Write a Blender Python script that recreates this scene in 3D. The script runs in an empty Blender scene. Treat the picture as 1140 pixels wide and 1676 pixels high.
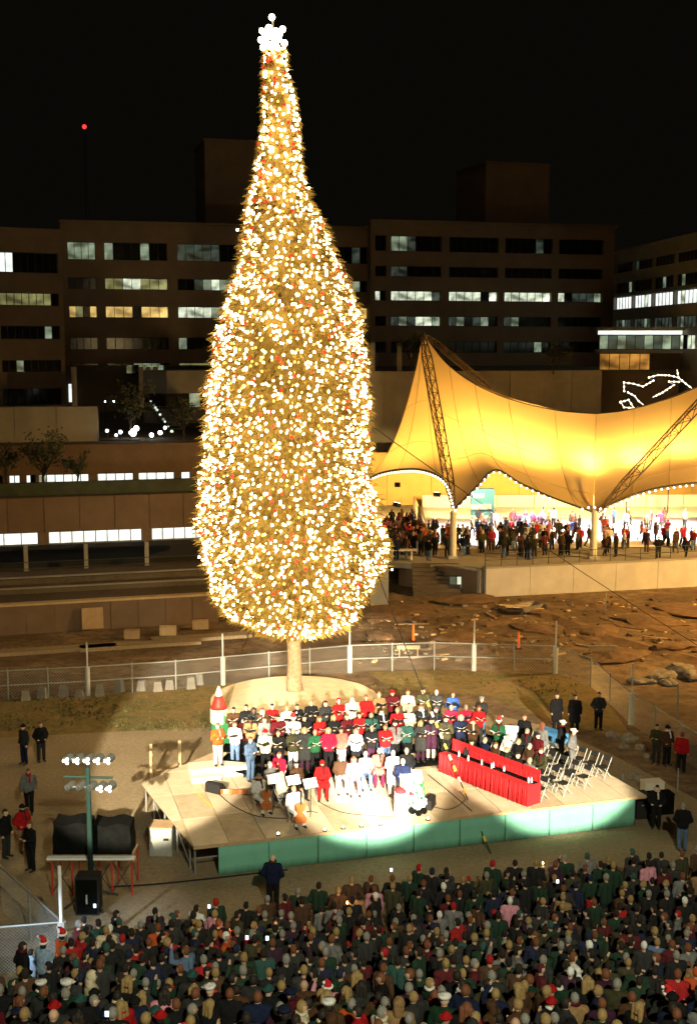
import bpy, bmesh, math, random
import numpy as np
from mathutils import Vector, Matrix, Quaternion

R = random.Random(7)
SC = bpy.context.scene
COL = SC.collection
rad = math.radians

# ------------------------------------------------------------------ camera
FPX, CAMZ, PITCH = 2000.0, 17.5, rad(7.77)
cam = bpy.data.cameras.new('camera')
cam.sensor_fit = 'HORIZONTAL'; cam.sensor_width = 36; cam.lens = 36 * FPX / 1140
cam.clip_start = 0.5; cam.clip_end = 3000
camo = bpy.data.objects.new('camera', cam); COL.objects.link(camo)
camo.location = (0, 0, CAMZ); camo.rotation_euler = (rad(90) - PITCH, 0, 0)
SC.camera = camo

# ------------------------------------------------------------------ world, sun, exposure
SC.view_settings.view_transform = 'Standard'
SC.view_settings.look = 'None'
SC.view_settings.exposure = 0.0
SC.view_settings.gamma = 1.0
SC.view_settings.use_curve_mapping = False
world = bpy.data.worlds.new('World'); SC.world = world; world.use_nodes = True
wn = world.node_tree.nodes; wl = world.node_tree.links
for n in list(wn): wn.remove(n)
wo = wn.new('ShaderNodeOutputWorld'); wb = wn.new('ShaderNodeBackground')
sky = wn.new('ShaderNodeTexSky'); sky.sky_type = 'NISHITA'; sky.sun_disc = False
sky.sun_elevation = rad(-4); sky.sun_rotation = rad(200)
mixw = wn.new('ShaderNodeMix'); mixw.data_type = 'RGBA'
mixw.inputs[0].default_value = 0.85
mixw.inputs[7].default_value = (0.55, 0.5, 0.34, 1)      # the warm glow of the city on the night sky
wl.new(sky.outputs[0], mixw.inputs[6]); wl.new(mixw.outputs[2], wb.inputs[0])
wb.inputs[1].default_value = 0.006
wl.new(wb.outputs[0], wo.inputs[0])

sun = bpy.data.lights.new('sun', 'SUN'); sun.energy = 0.065; sun.angle = rad(12); sun.color = (1.0, 0.62, 0.30)
suno = bpy.data.objects.new('sun', sun); COL.objects.link(suno)
suno.rotation_euler = (rad(60), 0, rad(4)); suno.location = (0, -20, 60)

def aim(o, p):
    d = Vector(p) - o.location
    o.rotation_euler = d.to_track_quat('-Z', 'Y').to_euler()

def spot(name, loc, target, power, cone, color, blend=0.15, size=0.3):
    l = bpy.data.lights.new(name, 'SPOT'); l.energy = power; l.color = color
    l.spot_size = rad(cone); l.spot_blend = blend; l.shadow_soft_size = size
    o = bpy.data.objects.new(name, l); COL.objects.link(o); o.location = loc; aim(o, target); return o

def point(name, loc, power, color, size=0.3):
    l = bpy.data.lights.new(name, 'POINT'); l.energy = power; l.color = color; l.shadow_soft_size = size
    o = bpy.data.objects.new(name, l); COL.objects.link(o); o.location = loc; return o

# ------------------------------------------------------------------ photo pixel -> place in the world
CP, SP = math.cos(PITCH), math.sin(PITCH)
def ray(px, py):
    dx, dy = (px - 570) / FPX, (838 - py) / FPX
    return Vector((dx, CP + dy * SP, -SP + dy * CP))
def G(px, py, z=0.0):
    r = ray(px, py); t = (z - CAMZ) / r.z
    return Vector((r.x * t, r.y * t, z))
def at(px, py, Y):
    r = ray(px, py); t = Y / r.y
    return Vector((r.x * t, Y, CAMZ + r.z * t))
def bank(Y): return min(6.0, max(0.0, (32.4 - Y) * .31))          # the spectators stand on a bank that rises towards the camera
def GB(px, py, h=0.0):
    r = ray(px, py); lo, hi = 5.0, 80.0
    for _ in range(40):
        m = (lo + hi) / 2; z = CAMZ + r.z * m / r.y
        if z > bank(m) + h: lo = m
        else: hi = m
    t = lo / r.y; return Vector((r.x * t, lo, bank(lo)))
def zat(py, Y): return at(570, py, Y).z

WARM = (1.0, 0.86, 0.62)
SODIUM = (1.0, 0.56, 0.16)
# stage follow spots from the roof edge of the building the picture is taken from
spot('stage_spot', (-9, 2, 15.5), G(308, 1206, 1.1), 430000, 10.0, WARM, 0.22, 0.2)
spot('stage_spot', (3, 1, 15.5), G(575, 1192, 1.1), 520000, 10.3, WARM, 0.22, 0.2)
spot('stage_spot', (16, 2, 15.5), G(790, 1188, 1.1), 430000, 10.2, WARM, 0.22, 0.2)
spot('stage_spot', (5, 1, 15), G(605, 1278, 1.2), 620000, 4.8, (1, .95, .88), 0.6, 0.2)
# general wash from the same roof
spot('wash_light', (7, -7, 29), G(570, 1470, 0), 56000, 50, (1, .97, .68), 0.9, 0.4)
# sodium street lamp over the building site, beyond the frame
spot('site_lamp', (44, 70, 17), (26, 77, 0), 135000, 96, SODIUM, 0.6, 0.4)
spot('site_lamp', (-52, 52, 15), (-17, 62, 0), 1200, 100, SODIUM, 0.7, 0.4)

# ------------------------------------------------------------------ materials
def mat(name, color, rough=0.8, noise=0.0, scale=5.0, metallic=0.0, bump=0.0, spec=0.3, col2=None, objcolor=False, attr=None, detail=4.0):
    m = bpy.data.materials.new(name); m.use_nodes = True
    nt = m.node_tree; N, L = nt.nodes, nt.links
    p = N['Principled BSDF']
    p.inputs['Roughness'].default_value = rough; p.inputs['Metallic'].default_value = metallic
    p.inputs['Specular IOR Level'].default_value = spec
    src = None
    if objcolor:
        oi = N.new('ShaderNodeObjectInfo'); src = oi.outputs['Color']
    elif attr:
        a = N.new('ShaderNodeVertexColor'); a.layer_name = attr; src = a.outputs['Color']
    c = tuple(color) + (1,)
    tc = N.new('ShaderNodeTexCoord')
    if noise > 0 or bump > 0:
        nz = N.new('ShaderNodeTexNoise'); nz.inputs['Scale'].default_value = scale; nz.inputs['Detail'].default_value = detail
        nz.inputs['Roughness'].default_value = 0.65
        L.new(tc.outputs['Object'], nz.inputs['Vector'])
    if noise > 0:
        mr = N.new('ShaderNodeMapRange'); mr.inputs[1].default_value = 0.3; mr.inputs[2].default_value = 0.7
        mr.inputs[3].default_value = 0; mr.inputs[4].default_value = 1
        L.new(nz.outputs[0], mr.inputs[0])
        mx = N.new('ShaderNodeMix'); mx.data_type = 'RGBA'
        L.new(mr.outputs[0], mx.inputs[0])
        if src:
            hs = N.new('ShaderNodeHueSaturation'); hs.inputs['Value'].default_value = 1 - noise
            L.new(src, hs.inputs['Color']); L.new(hs.outputs[0], mx.inputs[6]); L.new(src, mx.inputs[7])
        else:
            c2 = tuple(col2) + (1,) if col2 else tuple(x * (1 - noise) for x in color) + (1,)
            mx.inputs[6].default_value = c2; mx.inputs[7].default_value = c
        L.new(mx.outputs[2], p.inputs['Base Color'])
    elif src: L.new(src, p.inputs['Base Color'])
    else: p.inputs['Base Color'].default_value = c
    if bump > 0:
        b = N.new('ShaderNodeBump'); b.inputs['Strength'].default_value = bump; b.inputs['Distance'].default_value = 0.05
        L.new(nz.outputs[0], b.inputs['Height']); L.new(b.outputs[0], p.inputs['Normal'])
    return m

def emit(name, color, strength, noise=0.0, scale=1.0, sample=True, lo=0.1):
    m = bpy.data.materials.new(name); m.use_nodes = True
    nt = m.node_tree; N, L = nt.nodes, nt.links
    p = N['Principled BSDF']
    p.inputs['Base Color'].default_value = tuple(c * .4 for c in color) + (1,); p.inputs['Roughness'].default_value = 0.3
    p.inputs['Emission Color'].default_value = tuple(color) + (1,)
    p.inputs['Emission Strength'].default_value = strength
    if noise > 0:
        tc = N.new('ShaderNodeTexCoord'); nz = N.new('ShaderNodeTexNoise'); nz.inputs['Scale'].default_value = scale
        nz.inputs['Detail'].default_value = 3
        mp = N.new('ShaderNodeMapping'); mp.inputs['Scale'].default_value = (1, 1, 1.6)
        L.new(tc.outputs['Object'], mp.inputs[0]); L.new(mp.outputs[0], nz.inputs['Vector'])
        mr = N.new('ShaderNodeMapRange'); mr.inputs[1].default_value = 0.38; mr.inputs[2].default_value = 0.66
        mr.inputs[3].default_value = strength * lo; mr.inputs[4].default_value = strength * (1 + noise)
        L.new(nz.outputs[0], mr.inputs[0]); L.new(mr.outputs[0], p.inputs['Emission Strength'])
    if not sample: m.cycles.emission_sampling = 'NONE'
    return m

M = {}
M['concrete'] = mat('facade_concrete', (.25, .19, .13), .9, .25, .35, bump=.1)
M['concrete_pale'] = mat('pale_concrete', (.27, .25, .205), .9, .25, .5)
M['stone_brown'] = mat('brown_stone', (.15, .10, .062), .9, .3, .6)
M['dark_glass'] = mat('dark_glass', (.012, .014, .012), .12, spec=.5)
M['mullion'] = mat('mullion', (.03, .03, .028), .5)
M['black'] = mat('black', (.012, .012, .012), .7)
M['black_cloth'] = mat('black_cloth', (.005, .0055, .005), .95, .5, 3, bump=.3, spec=.04)
M['steel'] = mat('galvanised', (.28, .29, .27), .5, .25, 8, metallic=.3)
M['steel_dark'] = mat('dark_steel', (.055, .06, .055), .5, .3, 6, metallic=.2)
M['white_paint'] = mat('white_paint', (.78, .78, .76), .5, .08, 4)
M['cream_paint'] = mat('cream_paint', (.66, .6, .48), .6, .15, 2)
M['ply'] = mat('plywood', (.60, .49, .34), .75, .22, 2.2, detail=8)
M['ply_dark'] = mat('weathered_plywood', (.36, .24, .13), .8, .3, 1.7, detail=8)
M['lumber'] = mat('lumber', (.46, .33, .18), .8, .25, 6)
M['teal'] = mat('teal_cloth', (.15, .40, .30), .75, .12, 1.3)
M['red_cloth'] = mat('red_cloth', (.56, .015, .02), .8, .3, 4)
M['red_paint'] = mat('red_paint', (.5, .03, .02), .5, .2, 4)
M['green_paint'] = mat('green_paint', (.04, .22, .08), .5, .2, 4)
M['bark'] = mat('bark', (.30, .21, .12), .95, .5, 7, bump=.8)
M['bark_dark'] = mat('dark_bark', (.05, .04, .03), .95, .4, 7)
M['needles'] = mat('fir_needles', (.28, .195, .05), .75, .35, .9, spec=.2)  # golden glow of the bulbs put into the needle colour
M['leaf_dark'] = mat('dark_leaves', (.05, .06, .03), .8, .5, 1.5)
M['cloth'] = mat('cloth', (.5, .5, .5), .95, .45, 9, objcolor=True, bump=.4, spec=.06)
M['skin'] = mat('skin', (.5, .3, .2), .6, objcolor=True)
M['hair'] = mat('hair', (.1, .08, .05), .7, .4, 30, objcolor=True)
M['attr_cloth'] = mat('varied_cloth', (.5, .5, .5), .9, .3, 8, attr='Col')
M['shoe'] = mat('shoe_leather', (.02, .017, .014), .6)
M['face_dark'] = mat('face_feature', (.05, .025, .02), .6)
M['paper'] = mat('paper', (.8, .79, .75), .8)
M['folder'] = mat('black_folder', (.012, .012, .012), .5)
M['wire'] = mat('fence_wire', (.34, .35, .32), .5, metallic=.2)
M['rock'] = mat('rock', (.26, .22, .17), .95, .45, 3, bump=.6)
M['soil'] = mat('heaped_soil', (.17, .10, .05), .95, .5, 2, bump=.8)
M['violin'] = mat('varnished_wood', (.42, .13, .035), .35, .35, 5)
M['green_dark'] = mat('dark_teal_paint', (.008, .022, .018), .7, spec=.1)
M['ply2'] = mat('worn_plywood', (.50, .39, .25), .8, .3, 3.1, detail=9)
M['orange'] = mat('orange_plastic', (.75, .15, .02), .5)
M['blue'] = mat('blue_paint', (.05, .2, .42), .5)
M['grey_metal'] = mat('grey_metal', (.33, .34, .31), .5, .2, 3)
M['block_grey'] = mat('grey_block', (.2, .18, .15), .9, .3, 4)
M['rinkwall'] = mat('rink_wall_concrete', (.42, .40, .36), .85, .2, .7)
M['ice'] = mat('ice', (.80, .82, .84), .25, .08, .8)
M['yellow_wall'] = mat('ochre_wall', (.62, .42, .14), .8, .15, .8)
M['chair_white'] = mat('chair_frame', (.32, .32, .30), .5)
M['lit_green'] = emit('office_light_green', (.62, .80, .55), .30, .9, .5, lo=.2)
M['lit_white'] = emit('office_light_white', (.82, .92, .68), .85, .8, .6, lo=.25)
M['lit_bright'] = emit('office_light_bright', (.93, 1, .94), 1.15, .3, .5, lo=.8)
M['lit_yellow'] = emit('office_light_yellow', (1, .66, .2), .75, .6, .5, lo=.35)
M['lit_lime'] = emit('office_light_lime', (.62, .62, .25), .34, .7, .5, lo=.2)
M['lit_dim'] = emit('office_light_dim', (.4, .55, .45), .06, 1.5, .6, lo=.05)
M['lit_orange'] = emit('lobby_light_orange', (1, .45, .08), .55, .7, .3, lo=.15)
M['bulb'] = emit('tree_bulb', (1.0, .75, .36), 43)
M['bulb_gold'] = emit('gold_bulb', (1.0, .62, .14), 2.2)
M['bulb_red'] = emit('red_bulb', (1.0, .06, .02), .8)
M['bulb_star'] = emit('star_bulb', (1.0, .82, .5), 16)
M['rope'] = emit('rope_light', (1, .84, .62), 1.6)
M['string'] = emit('string_bulb', (1, .9, .66), 5)
M['globe'] = emit('lamp_globe', (.9, 1, .95), 9)
M['lens'] = emit('spot_lens', (1, .97, .88), 7)
M['beacon'] = emit('red_beacon', (1, .04, .03), 2.2)
M['flame'] = emit('flame', (1, .5, .16), 12)
M['screen'] = emit('phone_screen', (.75, .85, 1), 3)
M['lilac'] = mat('lilac_print', (.4, .45, .75), .6)

def translucent(name, col, col2):
    m = bpy.data.materials.new(name); m.use_nodes = True
    nt = m.node_tree; N, L = nt.nodes, nt.links
    for n in list(N): N.remove(n)
    o = N.new('ShaderNodeOutputMaterial'); d = N.new('ShaderNodeBsdfDiffuse'); t = N.new('ShaderNodeBsdfTranslucent'); x = N.new('ShaderNodeMixShader')
    tc = N.new('ShaderNodeTexCoord'); nz = N.new('ShaderNodeTexNoise'); nz.inputs['Scale'].default_value = .35; nz.inputs['Detail'].default_value = 5
    L.new(tc.outputs['Object'], nz.inputs['Vector'])
    mx = N.new('ShaderNodeMix'); mx.data_type = 'RGBA'; mx.inputs[6].default_value = tuple(col) + (1,); mx.inputs[7].default_value = tuple(col2) + (1,)
    L.new(nz.outputs[0], mx.inputs[0]); L.new(mx.outputs[2], d.inputs[0]); L.new(mx.outputs[2], t.inputs[0])
    x.inputs[0].default_value = .55
    L.new(d.outputs[0], x.inputs[1]); L.new(t.outputs[0], x.inputs[2]); L.new(x.outputs[0], o.inputs[0])
    return m
M['fabric'] = translucent('tent_fabric', (.78, .58, .25), (.84, .64, .30))  # cream fabric with the amber of its lamps mixed into the colour

def ground_mat(name, c1, c2, c3, s1, s2, bump=.5):
    m = bpy.data.materials.new(name); m.use_nodes = True
    N, L = m.node_tree.nodes, m.node_tree.links; p = N['Principled BSDF']
    p.inputs['Roughness'].default_value = .95; p.inputs['Specular IOR Level'].default_value = .15
    tc = N.new('ShaderNodeTexCoord')
    a = N.new('ShaderNodeTexNoise'); a.inputs['Scale'].default_value = s1; a.inputs['Detail'].default_value = 6; a.inputs['Roughness'].default_value = .6
    b = N.new('ShaderNodeTexNoise'); b.inputs['Scale'].default_value = s2; b.inputs['Detail'].default_value = 8; b.inputs['Roughness'].default_value = .75
    L.new(tc.outputs['Object'], a.inputs[0]); L.new(tc.outputs['Object'], b.inputs[0])
    r1 = N.new('ShaderNodeMapRange'); r1.inputs[1].default_value = .4; r1.inputs[2].default_value = .6; L.new(a.outputs[0], r1.inputs[0])
    r2 = N.new('ShaderNodeMapRange'); r2.inputs[1].default_value = .42; r2.inputs[2].default_value = .68; L.new(b.outputs[0], r2.inputs[0])
    x = N.new('ShaderNodeMix'); x.data_type = 'RGBA'; x.inputs[6].default_value = tuple(c1) + (1,); x.inputs[7].default_value = tuple(c2) + (1,); L.new(r1.outputs[0], x.inputs[0])
    y = N.new('ShaderNodeMix'); y.data_type = 'RGBA'; y.inputs[7].default_value = tuple(c3) + (1,); L.new(r2.outputs[0], y.inputs[0]); L.new(x.outputs[2], y.inputs[6])
    L.new(y.outputs[2], p.inputs['Base Color'])
    bp = N.new('ShaderNodeBump'); bp.inputs['Strength'].default_value = bump; bp.inputs['Distance'].default_value = .12
    L.new(b.outputs[0], bp.inputs['Height']); L.new(bp.outputs[0], p.inputs['Normal'])
    return m
M['dirt'] = ground_mat('bare_dirt', (.22, .148, .082), (.12, .08, .045), (.055, .038, .024), .22, 1.3)
M['gravel'] = ground_mat('packed_gravel', (.29, .225, .14), (.24, .18, .105), (.17, .125, .075), .3, 7, .3)
M['turf'] = ground_mat('worn_turf', (.17, .115, .045), (.085, .085, .025), (.22, .14, .06), .35, 2.2)
M['paving'] = ground_mat('dark_paving', (.09, .07, .05), (.06, .05, .033), (.11, .085, .06), .4, 5, .2)

# ------------------------------------------------------------------ mesh builder
class MB:
    def __init__(s): s.v, s.f, s.m = [], [], []
    def add(s, vs, fs, mi=0):
        b = len(s.v); s.v += [tuple(x) for x in vs]; s.f += [tuple(b + i for i in f) for f in fs]; s.m += [mi] * len(fs)
    def box(s, c, d, rot=0, mi=0, mx=None):
        x, y, z = d[0] / 2, d[1] / 2, d[2] / 2
        vs = [Vector(p) for p in ((-x, -y, -z), (x, -y, -z), (x, y, -z), (-x, y, -z), (-x, -y, z), (x, -y, z), (x, y, z), (-x, y, z))]
        if mx is not None: vs = [mx @ p for p in vs]
        elif rot: q = Matrix.Rotation(rot, 3, 'Z'); vs = [q @ p for p in vs]
        c = Vector(c); vs = [p + c for p in vs]
        s.add(vs, [(0, 3, 2, 1), (4, 5, 6, 7), (0, 1, 5, 4), (1, 2, 6, 5), (2, 3, 7, 6), (3, 0, 4, 7)], mi)
    def beam(s, a, b, w, h, mi=0):
        a, b = Vector(a), Vector(b); d = b - a; q = d.to_track_quat('X', 'Z').to_matrix()
        s.box((a + b) / 2, (d.length, w, h), mi=mi, mx=q)
    def tube(s, pts, rs, n=8, mi=0, cap=True):
        pts = [Vector(p) for p in pts]
        if not hasattr(rs, '__len__'): rs = [rs] * len(pts)
        vs, fs = [], []
        up = None
        for i, p in enumerate(pts):
            d = (pts[min(i + 1, len(pts) - 1)] - pts[max(i - 1, 0)])
            if d.length < 1e-9: d = Vector((0, 0, 1))
            d.normalize()
            if up is None: up = Vector((1, 0, 0)) if abs(d.x) < .9 else Vector((0, 1, 0))
            u = (up - d * up.dot(d)).normalized(); w = d.cross(u); up = u
            for k in range(n):
                a = 2 * math.pi * k / n
                vs.append(p + (u * math.cos(a) + w * math.sin(a)) * rs[i])
        for i in range(len(pts) - 1):
            for k in range(n):
                k2 = (k + 1) % n
                fs.append((i * n + k, i * n + k2, (i + 1) * n + k2, (i + 1) * n + k))
        if cap:
            fs.append(tuple(range(n - 1, -1, -1))); fs.append(tuple((len(pts) - 1) * n + k for k in range(n)))
        s.add(vs, fs, mi)
    def caps(s, a, b, r0, r1, n=10, mi=0):           # closed tapered capsule
        a, b = Vector(a), Vector(b); d = b - a
        if d.length < 1e-6: d = Vector((0, 0, 1e-4))
        u = d.normalized(); pts, rs = [], []
        for t in (-.98, -.75, -.4): pts.append(a + u * r0 * t); rs.append(r0 * math.sqrt(1 - t * t))
        pts += [a, b]; rs += [r0, r1]
        for t in (.4, .75, .98): pts.append(b + u * r1 * t); rs.append(r1 * math.sqrt(1 - t * t))
        s.tube(pts, rs, n, mi)
    def lathe(s, prof, c=(0, 0, 0), n=16, mi=0):
        s.tube([(c[0], c[1], c[2] + z) for r, z in prof], [max(r, 1e-3) for r, z in prof], n, mi)
    def ball(s, c, r, n=8, mi=0):
        r3 = r if hasattr(r, '__len__') else (r, r, r)
        m = max(4, n // 2 + 1); vs, fs = [], []
        for i in range(m + 1):
            t = math.pi * i / m
            for k in range(n):
                a = 2 * math.pi * k / n
                vs.append((c[0] + r3[0] * math.sin(t) * math.cos(a), c[1] + r3[1] * math.sin(t) * math.sin(a), c[2] + r3[2] * math.cos(t)))
        for i in range(m):
            for k in range(n):
                k2 = (k + 1) % n
                fs.append((i * n + k, (i + 1) * n + k, (i + 1) * n + k2, i * n + k2))
        s.add(vs, fs, mi)
    def prism(s, poly, z0, z1, mi=0):
        n = len(poly); vs = [(p[0], p[1], z0) for p in poly] + [(p[0], p[1], z1) for p in poly]
        fs = [tuple(range(n - 1, -1, -1)), tuple(range(n, 2 * n))] + [(i, (i + 1) % n, n + (i + 1) % n, n + i) for i in range(n)]
        s.add(vs, fs, mi)
    def mesh(s, name, mats, smooth=False):
        me = bpy.data.meshes.new(name); me.from_pydata(s.v, [], s.f)
        for m in (mats if isinstance(mats, (list, tuple)) else [mats]): me.materials.append(m)
        if any(s.m): me.polygons.foreach_set('material_index', s.m)
        if smooth: me.polygons.foreach_set('use_smooth', [True] * len(s.f))
        me.update(); return me
    def build(s, name, mats, parent=None, smooth=False, world=False, fix=True):
        if world and parent is not None:
            inv = Matrix.LocRotScale(parent.location, parent.rotation_euler, None).inverted()
            s.v = [tuple(inv @ Vector(p)) for p in s.v]
        me = s.mesh(name, mats, smooth)
        if fix:
            bm = bmesh.new(); bm.from_mesh(me); bmesh.ops.recalc_face_normals(bm, faces=bm.faces); bm.to_mesh(me); bm.free()
        o = bpy.data.objects.new(name, me); COL.objects.link(o)
        if parent is not None: o.parent = parent
        return o

def tag(o, label=None, cat=None, group=None, kind=None):
    if label: o['label'] = label
    if cat: o['category'] = cat
    if group: o['group'] = group
    if kind: o['kind'] = kind
    return o
def thing(name, loc, label, cat, group=None, rot=0):
    o = bpy.data.objects.new(name, None); o.empty_display_size = .2; COL.objects.link(o)
    o.location = loc; o.rotation_euler = (0, 0, rot)
    return tag(o, label, cat, group)
def dup(o, loc=None, rot=None, parent=None):
    c = o.copy(); COL.objects.link(c)
    if parent is not None: c.parent = parent
    if loc is not None: c.location = loc
    if rot is not None: c.rotation_euler = (0, 0, rot)
    for ch in o.children: dup(ch, parent=c)
    return c
def mesh_obj(name, me, parent=None, color=None):
    o = bpy.data.objects.new(name, me); COL.objects.link(o)
    if parent is not None: o.parent = parent
    if color is not None: o.color = tuple(color) + (1,)
    return o
def poly_sheet(name, pts, z, m, thick=0.0):
    b = MB()
    if thick: b.prism(pts, z - thick, z)
    else: b.add([(p[0], p[1], z) for p in pts], [tuple(range(len(pts)))])
    return tag(b.build(name, m), kind='structure')

ORD = ('first', 'second', 'third', 'fourth', 'fifth', 'sixth', 'seventh', 'eighth', 'ninth', 'tenth', 'eleventh', 'twelfth', 'thirteenth', 'fourteenth')
# ================================================================== SETTING
tag(poly_sheet('ground', [(-500, -80), (500, -80), (500, 1600), (-500, 1600)], -0.012, M['dirt']))
g = lambda *a: [G(x, y) for x, y in a]
poly_sheet('gravel_yard', g((-260, 1205), (150, 1188), (340, 1180), (520, 1150), (760, 1160), (900, 1190), (1010, 1240), (1180, 1330), (1500, 1420), (1600, 2300), (-700, 2300), (-500, 1420)), 0.0, M['gravel'])
poly_sheet('turf', g((-260, 1150), (14, 1143), (288, 1128), (420, 1114), (560, 1128), (360, 1190), (150, 1200), (-260, 1222)), 0.006, M['turf'])
poly_sheet('turf', g((600, 1100), (707, 1097), (906, 1103), (966, 1124), (1005, 1165), (1040, 1215), (900, 1180), (800, 1140), (640, 1128)), 0.006, M['turf'])

bk_ = MB(); nx, ny = 40, 30
bk_.add([(-30 + 70 * i / nx, 33.2 - 26 * j / ny, bank(33.2 - 26 * j / ny) + .012) for j in range(ny + 1) for i in range(nx + 1)], [(j * (nx + 1) + i, j * (nx + 1) + i + 1, (j + 1) * (nx + 1) + i + 1, (j + 1) * (nx + 1) + i) for j in range(ny) for i in range(nx)])
tag(bk_.build('spectator_bank', M['turf'], smooth=True), kind='structure')
# tufts of worn grass
tf = MB()
gp = [G(R.uniform(-30, 350), R.uniform(1140, 1196)) for _ in range(1500)] + [G(R.uniform(610, 960), R.uniform(1104, 1140)) for _ in range(260)]
for p in gp:
    if R.random() < .62 + .5 * math.sin(p.x * .7 + 1) * math.sin(p.y * .9): continue
    for k in range(2):
        a = R.uniform(0, 6.28); h = R.uniform(.05, .16); w = R.uniform(.03, .08)
        q = p + Vector((R.uniform(-.2, .2), R.uniform(-.2, .2), 0)); dx = Vector((math.cos(a) * w, math.sin(a) * w, 0))
        t = q + Vector((R.uniform(-.12, .12), R.uniform(-.12, .12), h))
        tf.add([q - dx, q + dx, t], [(0, 1, 2)])
tag(tf.build('grass', mat('grass_blades', (.10, .095, .03), .8, .5, 1.2), fix=False), 'short worn grass on the ground behind the stage', kind='stuff')

# ------------------------------------------------------------------ frames for walls and facades
class Frame:
    """vertical plane from pixel column px0 at distance Y0 to px1 at Y1; local x along it, y into it, z up"""
    def __init__(s, px0, px1, Y0, Y1):
        a, b = at(px0, 600, Y0), at(px1, 600, Y1)
        s.o = Vector((a.x, a.y, 0)); d = Vector((b.x - a.x, b.y - a.y, 0)); s.w = d.length; s.u = d.normalized()
        s.n = Vector((-s.u.y, s.u.x, 0)); s.rot = math.atan2(s.u.y, s.u.x)
    def uz(s, px, py):
        r = ray(px, py); t = (s.o - Vector((0, 0, CAMZ))).dot(s.n) / r.dot(s.n)
        p = Vector((r.x * t, r.y * t, CAMZ + r.z * t)); return (p - s.o).dot(s.u), p.z
    def P(s, u, v, z): p = s.o + s.u * u + s.n * v; return Vector((p.x, p.y, z))

STATE = {'D': 'dark_glass', 'g': 'lit_green', 'w': 'lit_white', 'b': 'lit_bright', 'y': 'lit_yellow', 'l': 'lit_lime', 'd': 'lit_dim', 'o': 'lit_orange'}
def window(root, u0, u1, z0, z1, states, v=.45, label=None, fr='mullion'):
    n = len(states); b = MB(); t = .07; w = u1 - u0; h = z1 - z0
    b.box((0, 0, t / 2), (w, .12, t)); b.box((0, 0, h - t / 2), (w, .12, t))
    for i in range(n + 1):
        b.box((-w / 2 + min(max(w * i / n, t / 2), w - t / 2), 0, h / 2), (t, .1, h - 2 * t))
    f = b.build('window', M[fr], root); f.location = ((u0 + u1) / 2, v, z0)
    if label: f['label'] = label
    for i, s in enumerate(states):
        p = MB(); p.box((-w / 2 + w * (i + .5) / n, .02, h / 2), (w / n - t * .8, .03, h - 2 * t))
        p.build('pane', M[STATE[s]], f)
    return f
def block(fr, label, cat, wall, rows, bays, states, ztop, zbot, depth=22, name='office_building', coping=True, group=None):
    root = thing(name, fr.o, label, cat, group, fr.rot)
    zs = [zbot] + [z for r in rows for z in r] + [ztop]           # rows low to high
    for i in range(0, len(zs), 2):
        b = MB(); b.box((fr.w / 2, .3, (zs[i] + zs[i + 1]) / 2), (fr.w, .6, zs[i + 1] - zs[i])); b.build('spandrel', wall, root)
    for k, (z0, z1) in enumerate(rows):
        edges = [0] + [e for bb in bays for e in bb] + [fr.w]
        for i in range(0, len(edges), 2):
            if edges[i + 1] - edges[i] > .05:
                b = MB(); b.box(((edges[i] + edges[i + 1]) / 2, .31, (z0 + z1) / 2), (edges[i + 1] - edges[i], .56, z1 - z0)); b.build('pier', wall, root)
        for j, (a, c) in enumerate(bays):
            window(root, a, c, z0, z1, states[k][j])
    b = MB(); b.box((fr.w / 2, .62 + depth / 2, (ztop + zbot) / 2 - .1), (fr.w - .1, depth, ztop - zbot - .3)); b.build('building_core', wall, root)
    if coping:
        b = MB(); b.box((fr.w / 2, .2, ztop + .12), (fr.w + .3, 1.0, .24)); b.build('coping', wall, root)
    return root
def rows_at(fr, px, ys): return sorted([(fr.uz(px, b)[1], fr.uz(px, a)[1]) for a, b in ys])
def bays_at(fr, py, xs): return [(fr.uz(a, py)[0], fr.uz(b, py)[0]) for a, b in xs]

# --- office block behind the Christmas tree
fM = Frame(105, 612, 150, 159)
bM = bays_at(fM, 480, [(112, 158), (172, 275), (291, 388), (400, 466), (478, 538), (550, 603)])
rM = rows_at(fM, 230, [(397, 426), (455, 474), (501, 520), (552, 572), (594, 612)])
sM = [['DDDD', 'DDDgggD', 'lllll', 'DDDD', 'DDDD', 'DDDD'],
      ['DDDD', 'DDDDDDD', 'gDDDDDD', 'DDDD', 'DDDD', 'DDDD'],
      ['ylDy', 'yyyDyyy', 'wwwwggg', 'gggg', 'DDDD', 'DDyy'],
      ['DDDD', 'llwwlll', 'DDdgwgg', 'gggg', 'DDDD', 'DggD'],
      ['gggg', 'gDDDgDD', 'dddddDD', 'DDDD', 'DDDD', 'DDdD']]
block(fM, 'brown office block behind the lit Christmas tree, rows of partly lit windows', 'office building', M['concrete'], rM, bM, sM, fM.uz(250, 366)[1], fM.uz(230, 640)[1])
# --- wing standing forward of it
fL = Frame(-70, 107, 131, 136)
bL = bays_at(fL, 500, [(-60, -8), (0, 97)])
rL = rows_at(fL, 50, [(413, 446), (479, 500), (533, 555), (589, 609), (636, 663)])
sL = [['DDDD', 'DDDDDDDD'], ['DDDD', 'DDgDDDDD'], ['DDDD', 'DDDDDDgD'], ['llll', 'lllllllD'], ['wDDD', 'bbDDDDDD']]
block(fL, 'nearer brown office wing with one blue-white window on its top floor', 'office building', M['concrete'], rL, bL, sL, fL.uz(50, 377)[1], fL.uz(50, 668)[1])
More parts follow.
